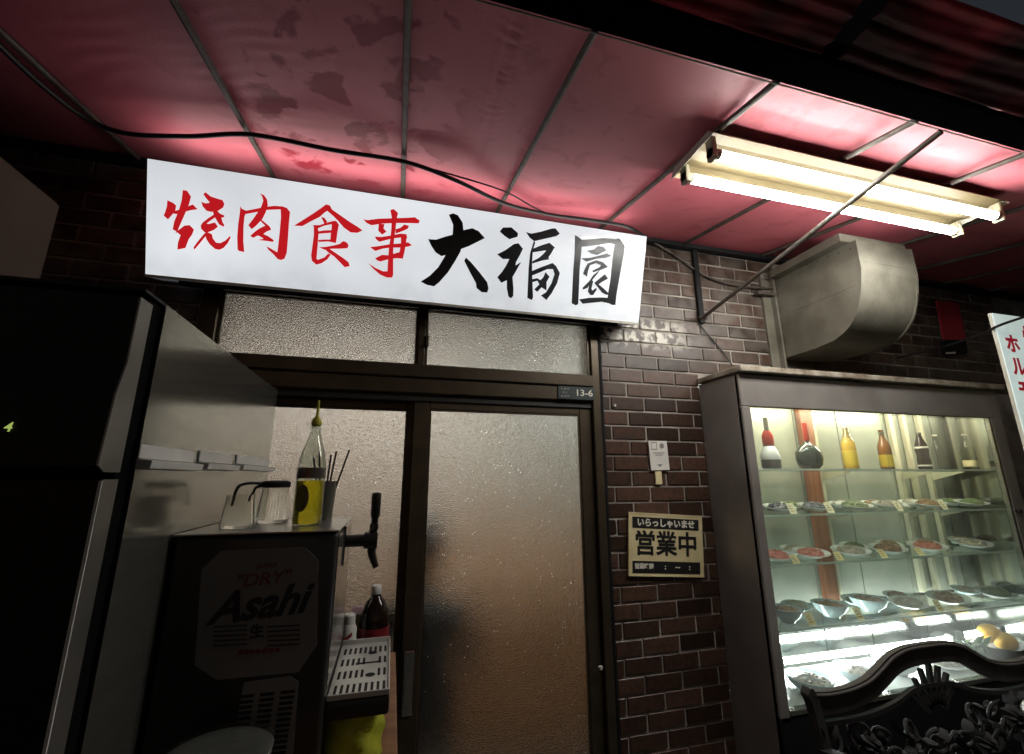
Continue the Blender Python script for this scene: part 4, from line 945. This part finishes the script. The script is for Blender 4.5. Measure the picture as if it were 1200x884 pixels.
for i, (ya, yb_, dz) in enumerate(((.962, 1.195, 0), (1.225, 1.455, .004), (1.49, 1.85, .008))):
    t = thing('magnet_rail', ['longest looking white magnetic holder nearest the fridge door on its steel side', 'middle white magnetic holder on the steel fridge side', 'white magnetic holder on the steel fridge side nearest the doorway'][i], 'holder', (fx, (ya+yb_)/2, .02), group='white holders on the fridge side')
    part('back_plate', box(fx+.0005, fx+.004, ya, yb_, .038+dz, .064+dz, .001), M['white'], t)
    part('lip', prism([(fx+.0005, ya, .018+dz), (fx+.024, ya, .020+dz), (fx+.026, ya, .034+dz), (fx+.0005, ya, .037+dz)], (0, yb_-ya, 0)), M['white'], t)
bx_ = thing('cardboard_box', 'brown cardboard box standing on top of the tall fridge', 'box', (-1.3, 1.2, .346))
pa, pb_ = at(70, 240, 1.6), at(47, 340, 1.6)
part('box_side', box(-1.1105, -1.107, .99, 1.6, .3465, .872), M['cardboard'], bx_)
part('box_body', box(-1.6, -1.111, .99, 1.6, .3465, .868), M['cardboard'], bx_)
part('flap', box(-1.6, -1.107, 1.0, 1.59, .8725, .876), M['cardboard'], bx_)

# ------------------------------------------------------------------ serving table, dispenser and what stands on it
tbz = -.65
tbl = thing('serving_table', 'brown wooden table under the beer dispenser', 'table', (-.2, 1.4, -1.6))
part('tabletop', box(-.452, .050, .86, 1.93, tbz-.03, tbz, .004), M['wood'], tbl)
for x in (-.41, .0):
    for y in (.92, 1.87): part('leg', box(x-.022, x+.022, y-.022, y+.022, -1.6, tbz-.031, .003), M['wood'], tbl)
dp = thing('beer_dispenser', 'black beer dispenser with grey logo panel, tap and drip tray', 'dispenser', (-.28, 1.32, tbz))
DX0, DX1, DY0, DY1, DZ = -.449, -.116, 1.15, 1.50, -.117
part('housing', box(DX0, DX1, DY0, DY1, tbz+.02, DZ-.004, .012, 3), M['dispenser'], dp, 40)
part('foot', box(DX0+.02, DX0+.06, DY0+.02, DY1-.02, tbz+.0005, tbz+.02), M['black'], dp)
part('foot', box(DX1-.06, DX1-.02, DY0+.02, DY1-.02, tbz+.0005, tbz+.02), M['black'], dp)
part('top_plate', box(DX0-.002, DX1+.003, DY0-.004, DY1, DZ-.0035, DZ, .001), M['disptop'], dp)
# octagonal logo panel on the face that looks to the street
ya = DY0-.0025
def dpt(px, py): return at(px, py, ya)
oc = [dpt(258, 646), dpt(357, 641), dpt(373, 657), dpt(371, 757), dpt(350, 788), dpt(254, 797), dpt(228, 780), dpt(236, 668)]
lp = part('logo_panel', prism(oc, (0, .002, 0)), M['logopanel'], dp)
xdir = Vector((1, 0, .06)); upd = Vector((-.06, 0, 1))
part('lettering', text_geo('"DRY"', .036, dpt(308, 679), xdir, upd, .0008, .0006, shear=.2, sx=1.15), M['logored'], lp)
part('lettering', text_geo('SUPER', .013, dpt(313, 663), xdir, upd, .0008, .0002, sx=1.2), M['logored'], lp)
part('lettering', text_geo('Asahi', .086, dpt(303, 709), xdir, upd, .0008, .0026, shear=.4, sx=1.0), M['inkblack'], lp)
part('lettering', text_geo('生', .028, dpt(301, 741), xdir, upd, .0008, .0012), M['inkblack'], lp)
for k in range(5):
    for x0, x1 in ((250, 290), (313, 352)):
        a = dpt(x0, 734+k*5.5); b2 = dpt(x1, 732+k*5.5); part('printed_line', prism([a, b2, b2+Vector((0, 0, -.0028)), a+Vector((0, 0, -.0028))], (0, -.0006, 0)), M['inkblack'], lp)
for k in range(7):
    a = dpt(278+k*7.2, 768-k*.5); part('small_print', prism([a, a+Vector((.010, 0, .0006)), a+Vector((.0115, 0, .0115*rg5.uniform(.5, 1))), a+Vector((.0015, 0, .0105))], (0, -.0006, 0)), M['logored'], lp)
vp = part('vent_panel', prism([dpt(286, 800), dpt(340, 792), dpt(350, 800), dpt(343, 884), dpt(268, 892)], (0, .0015, 0)), M['logopanel'], dp)
for c in range(3):
    for k in range(12):
        x0 = 281+c*24-k*1.0; y0 = 815+k*6.5-c*2.5
        a = dpt(x0, y0); b2 = dpt(x0+17, y0-1.8); part('vent_slot', prism([a, b2, b2+Vector((0, 0, -.006)), a+Vector((0, 0, -.006))], (0, -.0006, 0)), M['hole'], vp)
part('side_plate', box(DX1+.0005, DX1+.002, DY0+.014, DY1-.014, -.45, DZ-.012), M['stainless'], dp)
# tap on the right face
tp = at(418, 632, 1.33)
tap = part('tap', join(tube([(DX1, 1.33, -.165), (DX1+.05, 1.33, -.165)], .016, 12), tube([(DX1+.05, 1.33, -.165), (DX1+.085, 1.33, -.165)], .022, 12), tube([(DX1+.07, 1.33, -.165), (DX1+.072, 1.328, -.20), (DX1+.086, 1.325, -.235)], [.014, .011, .008], 10), tube([(DX1+.07, 1.33, -.165), (DX1+.074, 1.33, -.12)], [.012, .010], 10)), M['black'], dp, 40)
part('tap_handle', lathe([(.002, -.125), (.009, -.12), (.009, -.108), (.0125, -.10), (.0135, -.05), (.0125, -.040), (.004, -.037)], (DX1+.075, 1.33, 0), 14), M['black'], tap, 40)
part('tap_collar', tube([(DX1+.0745, 1.33, -.138), (DX1+.0745, 1.33, -.122)], .0125, 12), M['chrome'], tap, 40)
part('tap_plate', box(DX1, DX1+.006, 1.28, 1.39, -.22, -.12, .002), M['chrome'], dp)
# drip tray with slotted steel grate
TZ = -.474
tr = part('drip_tray', box(DX1+.001, .022, 1.165, 1.505, TZ-.047, TZ-.006, .008, 2), M['black'], dp, 40)
gx0, gx1, gy0, gy1 = DX1-.0, .017, 1.170, 1.498
part('tray_grate', box(gx0+.002, gx1, gy0, gy1, TZ-.0055, TZ, .001), M['tray'], tr)
for r_ in range(4):
    for c in range(9):
        x = gx0+.016+c*.0135; y = gy0+.035+r_*.078
        if (r_ == 2 and 5 <= c <= 6) or (r_ == 1 and 5 <= c <= 6): continue
        part('tray_slot', box(x-.0032, x+.0032, y-.022, y+.022, TZ+.0003, TZ+.0006), M['hole'], tr)
for y in (gy0+.10, gy0+.245):
    part('tray_slot', lathe([(.012, TZ+.0003), (.012, TZ+.0006)], (gx0+.09, y+.0, 0), 14), M['hole'], tr)
part('tray_slot', box(gx0+.05, gx0+.115, gy0+.172, gy0+.182, TZ+.0003, TZ+.0006), M['hole'], tr)
part('tray_rim', join(box(gx0+.002, gx1+.004, gy0-.004, gy0, TZ-.006, TZ+.006, .001), box(gx1, gx1+.004, gy0, gy1, TZ-.006, TZ+.006, .001), box(gx0+.002, gx1+.004, gy1, gy1+.004, TZ-.006, TZ+.012, .001)), M['tray'], tr)

def pitcher(label, x, y, r, h):
    t = thing('glass_pitcher', label, 'pitcher', (x, y, DZ), group='pitchers on the dispenser')
    z = DZ+.0006
    part('glass_body', lathe([(.003, 0), (r*1.12, 0), (r*1.15, .004), (r*.92, h*.92), (r*.95, h), (r*.90, h), (r*.86, h*.9), (r*1.08, .008), (.003, .008)], (x, y, z), 28), M['realglass'], t, 60)
    return t, z
t, z = pitcher('plain clear glass jug, left of the two on the dispenser', -.365, 1.27, .034, .078)
t, z = pitcher('clear glass jug with black lid and handle, right of the two on the dispenser', -.318, 1.40, .036, .092)
part('lid', lathe([(.002, .093), (.036, .093), (.038, .096), (.038, .108), (.03, .112), (.002, .113)], (-.318, 1.40, z), 24), M['black'], t, 40)
part('handle', tube(spline([(-.34, 1.385, z+.103), (-.375, 1.36, z+.106), (-.395, 1.345, z+.098), (-.402, 1.34, z+.075), (-.408, 1.338, z+.052)], 5), [.0042]*21, 8), M['black'], t, 1)
part('spout', tube(spline([(-.345, 1.385, z+.100), (-.362, 1.37, z+.092), (-.368, 1.365, z+.06)], 5), .004, 8), M['black'], t, 1)
yb = thing('syrup_bottle', 'tall clear bottle half full of bright yellow syrup with a pourer on the dispenser', 'bottle', (-.21, 1.30, DZ))
x, y, z = -.212, 1.30, DZ+.0008
part('syrup', lathe([(.003, .002), (.031, .003), (.034, .010), (.034, .112), (.003, .113)], (x, y, z), 24), M['lemon'], yb, 50)
gb = part('glass_body', lathe([(.003, 0), (.033, .0), (.0355, .006), (.0355, .15), (.030, .185), (.017, .225), (.0125, .245), (.0125, .262), (.011, .262), (.011, .245), (.0155, .223), (.029, .184), (.0345, .15), (.0345, .115)], (x, y, z), 24), M['clearg'], yb, 60)
part('dark_band', lathe([(.0362, .118), (.0362, .146)], (x, y, z), 24), M['smoke'], gb, 50)
part('round_label', prism([Vector((x-.012+.022*math.cos(a)*.8, y-.0352-.004*0+.010*(abs(-.012+.022*math.cos(a)*.8)/.035)**2*2.2, z+.068+.034*math.sin(a))) for a in [k*math.pi/9 for k in range(18)]], (0, -.0008, 0)), M['label'], gb)
pz = part('pourer', lathe([(.0105, .258), (.0145, .266), (.0125, .276), (.006, .284), (.004, .29), (.0035, .33), (.002, .331)], (x, y, z), 14), M['yellowcap'], yb, 40)
stw = thing('straw_holder', 'dark cup of black drinking straws behind the yellow syrup bottle', 'straws', (-.17, 1.43, DZ))
part('cup', lathe([(.003, 0), (.028, 0), (.034, .11), (.032, .11), (.026, .004), (.003, .004)], (-.195, 1.44, DZ+.0006), 18), M['smoke'], stw, 50)
for i, (dx, dy, ln) in enumerate(((.012, .0, .20), (.03, .01, .205), (-.012, .0, .195), (-.02, .01, .18), (.004, .012, .19))):
    part('straw', tube([(-.195+dx*.3, 1.44+dy*.5, DZ+.01), (-.195+dx*2.0, 1.44+dy, DZ+ln)], .003, 6), M['black'], stw)

cl = thing('cola_bottle', 'large cola bottle with white cap and dark red label behind the drip tray', 'bottle', (-.032, 1.60, tbz))
x, y, z = -.030, 1.60, tbz+.0006
part('bottle_body', lathe([(.003, 0), (.038, 0), (.046, .012), (.046, .20), (.044, .225), (.030, .262), (.017, .278), (.0145, .284), (.0145, .292), (.003, .292)], (x, y, z), 24), M['cola'], cl, 50)
part('label', lathe([(.0465, .09), (.0468, .092), (.0468, .19), (.0465, .192)], (x, y, z), 24), M['redlabel'], cl, 50)
part('cap', lathe([(.0155, .286), (.0165, .288), (.0165, .308), (.014, .311), (.002, .311)], (x, y, z), 18), M['white'], cl, 40)
cn_ = thing('spray_can', 'slim white can with red stripes beside the cola bottle', 'can', (-.105, 1.57, tbz))
x, y = -.104, 1.565
part('can_body', lathe([(.003, 0), (.023, 0), (.0235, .004), (.0235, .20), (.018, .213), (.003, .214)], (x, y, z), 20), M['white'], cn_, 50)
for k in range(4):
    part('stripe', prism([(x-.012+.0, y-.0242, z+.10+k*.022), (x+.012, y-.0242, z+.118+k*.022), (x+.012, y-.0242, z+.129+k*.022), (x-.012, y-.0242, z+.111+k*.022)], (0, .004, 0)), M['canred'], cn_)
part('cap', lathe([(.0175, .2135), (.0175, .237), (.014, .241), (.002, .241)], (x, y, z), 18), M['white'], cn_, 40)
gbx = thing('green_carton', 'small green carton between the can and the cola bottle', 'carton', (-.078, 1.64, tbz))
part('carton_body', box(-.105, -.068, 1.61, 1.66, tbz+.0006, tbz+.225, .002), M['greenfood'], gbx)
part('carton_top', prism([(-.105, 1.61, tbz+.2255), (-.105, 1.66, tbz+.2255), (-.105, 1.635, tbz+.245)], (.037, 0, 0)), M['ceramic'], gbx)
# lime bag under the tray
V, F = [], []
rg = random.Random(2); nn, mm = 22, 14
for j in range(mm+1):
    for i in range(nn):
        a = 2*math.pi*i/nn; v = j/mm
        s_ = 1-.12*v**3+.07*math.sin(5*a+11*v+2)+.06*math.sin(3*a+4*v)+.05*math.sin(7*a-6*v)+.03*math.sin(13*a+9*v)
        V.append((-.060+.070*s_*math.cos(a), 1.275+.088*s_*math.sin(a), tbz+.0006+.120*v+.004*math.sin(5*a+2)))
for j in range(mm):
    for i in range(nn): F.append((j*nn+i, j*nn+(i+1) % nn, (j+1)*nn+(i+1) % nn, (j+1)*nn+i))
F += [tuple(range(nn)), tuple(range(mm*nn, mm*nn+nn))]
solo('folded_cloth', (V, F), M['lime'], 'bright lime yellow bundled cloth under the drip tray', 'cloth', 1)
tub = thing('plastic_tub', 'clear round plastic tub in front of the dispenser vents', 'tub', (-.26, 1.0, tbz))
x, y, z = -.272, 1.0, tbz+.0006
part('tub_wall', lathe([(.003, 0), (.062, 0), (.066, .005), (.082, .165), (.088, .168), (.088, .173), (.081, .173), (.065, .008), (.003, .006)], (x, y, z), 32), M['milky'], tub, 50)
part('lid', lathe([(.089, .1735), (.090, .177), (.085, .180), (.06, .1775), (.003, .1778)], (x, y, z), 32), M['milky'], tub, 50)
part('rim_ring', lathe([(.0895, .1805), (.0915, .1815), (.0915, .184), (.0885, .1845)], (x, y, z), 32), M['clear'], tub, 50)
lk = thing('steel_ladle', 'dark rounded steel pot edge in the shadow left of the plastic tub', 'pot', (-.40, 1.05, tbz))
part('pot_body', lathe([(.003, 0), (.035, 0), (.042, .01), (.042, .085), (.039, .086), (.039, .012), (.003, .01)], (-.402, 1.055, tbz+.0006), 20), M['steel_dark'], lk, 50)
part('pot_rim', lathe([(.0425, .086), (.044, .088), (.0435, .091), (.040, .090)], (-.402, 1.055, tbz+.0006), 20), M['steel_dark'], lk, 50)

# ------------------------------------------------------------------ cast metal bench
BY = 1.42
be = thing('cast_bench', 'dark cast metal garden bench with an arched openwork back before the showcase', 'bench', (2.08, 1.2, -1.6))
def bpx(px, py): q = at(px, py, BY); return (q.x, q.z)
top = [bpx(955, 822), bpx(985, 822), bpx(1012, 814), bpx(1035, 800), bpx(1050, 786), bpx(1066, 775), bpx(1085, 771), bpx(1105, 774), bpx(1125, 783)]
cxm = 2.075
def mir(p): return (2*cxm-p[0], p[1])
L_ = [(1.478, -.775), (1.56, -.782), (1.66, -.778), (1.75, -.760), (1.82, -.728), (1.89, -.693), (1.97, -.675), (cxm, -.672)]
curve = [(p.x, p.y) for p in spline([(a, b_, 0) for a, b_ in L_+[mir(p) for p in L_[-2::-1]]], 5)]
wds = [.072]*len(curve)
part('top_rail', prism([(a, BY, b_) for a, b_ in strip2d(curve, wds)], (0, .022, 0)), M['castrail'], be)
part('rail_bead', tube([(a, BY-.003, b_+.026) for a, b_ in curve], .006, 6), M['castrail'], be, 1)
for s in (0, 1):
    f = (lambda p: p) if s == 0 else mir
    pst = [(1.462, -.735), (1.470, -.742), (1.482, -.765), (1.49, -.80), (1.50, -.86), (1.515, -1.0), (1.52, -1.15)]
    o_ = [(p.x, p.y) for p in spline([(*f(p), 0) for p in pst], 4)]
    part('back_post', prism([(a, BY-.008, b_) for a, b_ in strip2d(o_, [.022, .026, .030]+[.034]*(len(o_)-3))], (0, .034, 0)), M['castrail'], be)
    part('leg', prism([(f((1.50, 0))[0]-.018, y_, z_) for y_, z_ in ((BY, -1.15), (BY+.03, -1.6), (BY-.01, -1.6), (BY-.05, -1.15))], (.036, 0, 0)), M['castiron'], be)
    part('leg', prism([(f((1.50, 0))[0]-.018, y_, z_) for y_, z_ in ((.98, -1.15), (.93, -1.6), (.97, -1.6), (1.02, -1.15))], (.036, 0, 0)), M['castiron'], be)
    part('arm_rest', prism([(f((1.50, 0))[0]-.022, a, b_) for a, b_ in strip2d([(p.x, p.y) for p in spline([(BY, -.93, 0), (1.25, -.90, 0), (1.05, -.92, 0), (.98, -.97, 0), (.99, -1.16, 0)], 5)], .03)], (.044, 0, 0)), M['castiron'], be)
for k in range(7):
    y_ = .98+k*.066; part('seat_slat', box(1.47, 2*cxm-1.47, y_, y_+.05, -1.16, -1.135, .004), M['castiron'], be)
# fan of spokes under the arch
fc = (cxm, -.90)
for k in range(-3, 4):
    a = math.pi/2-k*.27
    ln = .195-abs(k)*.012
    st_ = [(fc[0]+math.cos(a)*.05, fc[1]+math.sin(a)*.05), (fc[0]+math.cos(a+.05)*ln*.6, fc[1]+math.sin(a+.05)*ln*.6), (fc[0]+math.cos(a)*ln, fc[1]+math.sin(a)*ln)]
    part('fan_spoke', prism([(p_[0], BY+.004, p_[1]) for p_ in strip2d(st_, [.03, .02, .014])], (0, .014, 0)), M['castiron'], be)
sub = [(p.x, p.y) for p in spline([(1.50, -.845, 0), (1.70, -.848, 0), (1.86, -.825, 0), (1.97, -.790, 0), (cxm, -.782, 0), (2*cxm-1.97, -.790, 0), (2*cxm-1.86, -.825, 0), (2*cxm-1.70, -.848, 0), (2*cxm-1.50, -.845, 0)], 5)]
part('lower_rail', prism([(a, BY+.002, b_) for a, b_ in strip2d(sub, .016)], (0, .016, 0)), M['castiron'], be)
# vine and leaf openwork
rg = random.Random(11); gs = []
def scroll(cx, cz, r, a0, turns, sgn, th=.0075):
    pts = []
    for i in range(18):
        t_ = i/17; a = a0+sgn*t_*turns*2*math.pi; rr = r*(1-.75*t_)
        pts.append((cx+math.cos(a)*rr, BY+.006+.012*math.sin(t_*9), cz+math.sin(a)*rr))
    return tube(pts, [th*(1-.3*i/17) for i in range(18)], 6)
def leaf(cx, cz, a, l, w_):
    c = Vector((cx, BY-.004, cz)); d = Vector((math.cos(a), 0, math.sin(a))); s_ = Vector((-math.sin(a), 0, math.cos(a)))
    out = []
    for t_, ww in ((0, .1), (.2, .7), (.4, 1), (.6, .8), (.8, .55), (1, .02)): out.append((t_, ww))
    V = []; F = []
    for t_, ww in out:
        y0 = -.012*math.sin(t_*3.1)
        V += [c+d*(t_*l)+s_*(ww*w_)+Vector((0, .012, 0)), c+d*(t_*l)+Vector((0, y0, 0)), c+d*(t_*l)-s_*(ww*w_)+Vector((0, .012, 0))]
    for i in range(len(out)-1):
        b_ = i*3; F += [(b_, b_+1, b_+4, b_+3), (b_+1, b_+2, b_+5, b_+4)]
    nv = len(V); V += [v+Vector((0, .012, 0)) for v in V]; F += [tuple(nv+i for i in f_[::-1]) for f_ in F]
    F += [(i*3, i*3+3, nv+i*3+3, nv+i*3) for i in range(len(out)-1)]+[(i*3+2, i*3+5, nv+i*3+5, nv+i*3+2) for i in range(len(out)-1)]
    return V, F
for iz in range(4):
    for ix in range(10):
        cx = 1.545+ix*.118+(iz % 2)*.04+rg.uniform(-.015, .015); cz = -.905-iz*.068+rg.uniform(-.012, .012)
        if abs(cx-cxm) < .09 and cz > -.93: continue
        if cx > 2*cxm-1.53: continue
        gs.append(scroll(cx, cz, rg.uniform(.035, .05), rg.uniform(0, 6.28), rg.uniform(1.0, 1.5), rg.choice((-1, 1))))
        for _ in range(2):
            a = rg.uniform(0, 6.28); gs.append(leaf(cx+rg.uniform(-.05, .05), cz+rg.uniform(-.035, .03), a, rg.uniform(.035, .055), rg.uniform(.007, .012)))
for _ in range(22):
    a0 = (rg.uniform(1.53, 2.6), BY+.01, rg.uniform(-1.12, -.87)); a1 = (min(2.62, max(1.52, a0[0]+rg.uniform(-.15, .15))), BY+.01, a0[2]+rg.uniform(-.08, .03))
    gs.append(tube(spline([a0, ((a0[0]+a1[0])/2+.03, BY+.004, (a0[2]+a1[2])/2+.03), a1], 6), .006, 6))
part('openwork_panel', join(*gs), M['castiron'], be, 45)
# roses
for (cx, cz) in ((1.70, -.93), (1.88, -1.0), (2.27, -1.0), (2.45, -.93)):
    rs = []
    for k in range(3):
        for j in range(5):
            a = j*1.257+k*.6; rs.append(leaf(cx+math.cos(a)*.008, cz+math.sin(a)*.008, a, .034-.008*k, .017-.003*k))
            rs[-1] = ([v+Vector((0, -.006*k-.01, 0)) for v in rs[-1][0]], rs[-1][1])
    part('rose', join(*rs), M['castiron'], be, 45)
wk = thing('white_cushion', 'small white ribbed roll lying on the bench back at the right edge', 'roll', (2.45, 1.38, -1.0))
q = at(1216, 840, 1.36)
V, F = lathe([(.004, -.062)]+[(.046+.004*math.cos(k*math.pi)-.022*(abs(k-10)/10)**4, -.060+k*.006) for k in range(21)]+[(.004, .062)], (0, 0, 0), 20)
V = [Vector((v.z*.96+v.x*.28+q.x+.03, v.y+q.y, v.x*.96-v.z*.28+q.z)) for v in V]
part('ribbed_cover', (V, F), M['card'], wk, 1)

# ------------------------------------------------------------------ building around the shopfront that the street could see
ub = thing('upper_facade', 'plain dark rendered wall of the building above the awning', 'wall', (.8, 2.3, 1.5))
part('wall_face', box(-3.2, 4.7, 2.0, 2.3, 1.502, 4.2), M['blacksteel'], ub)
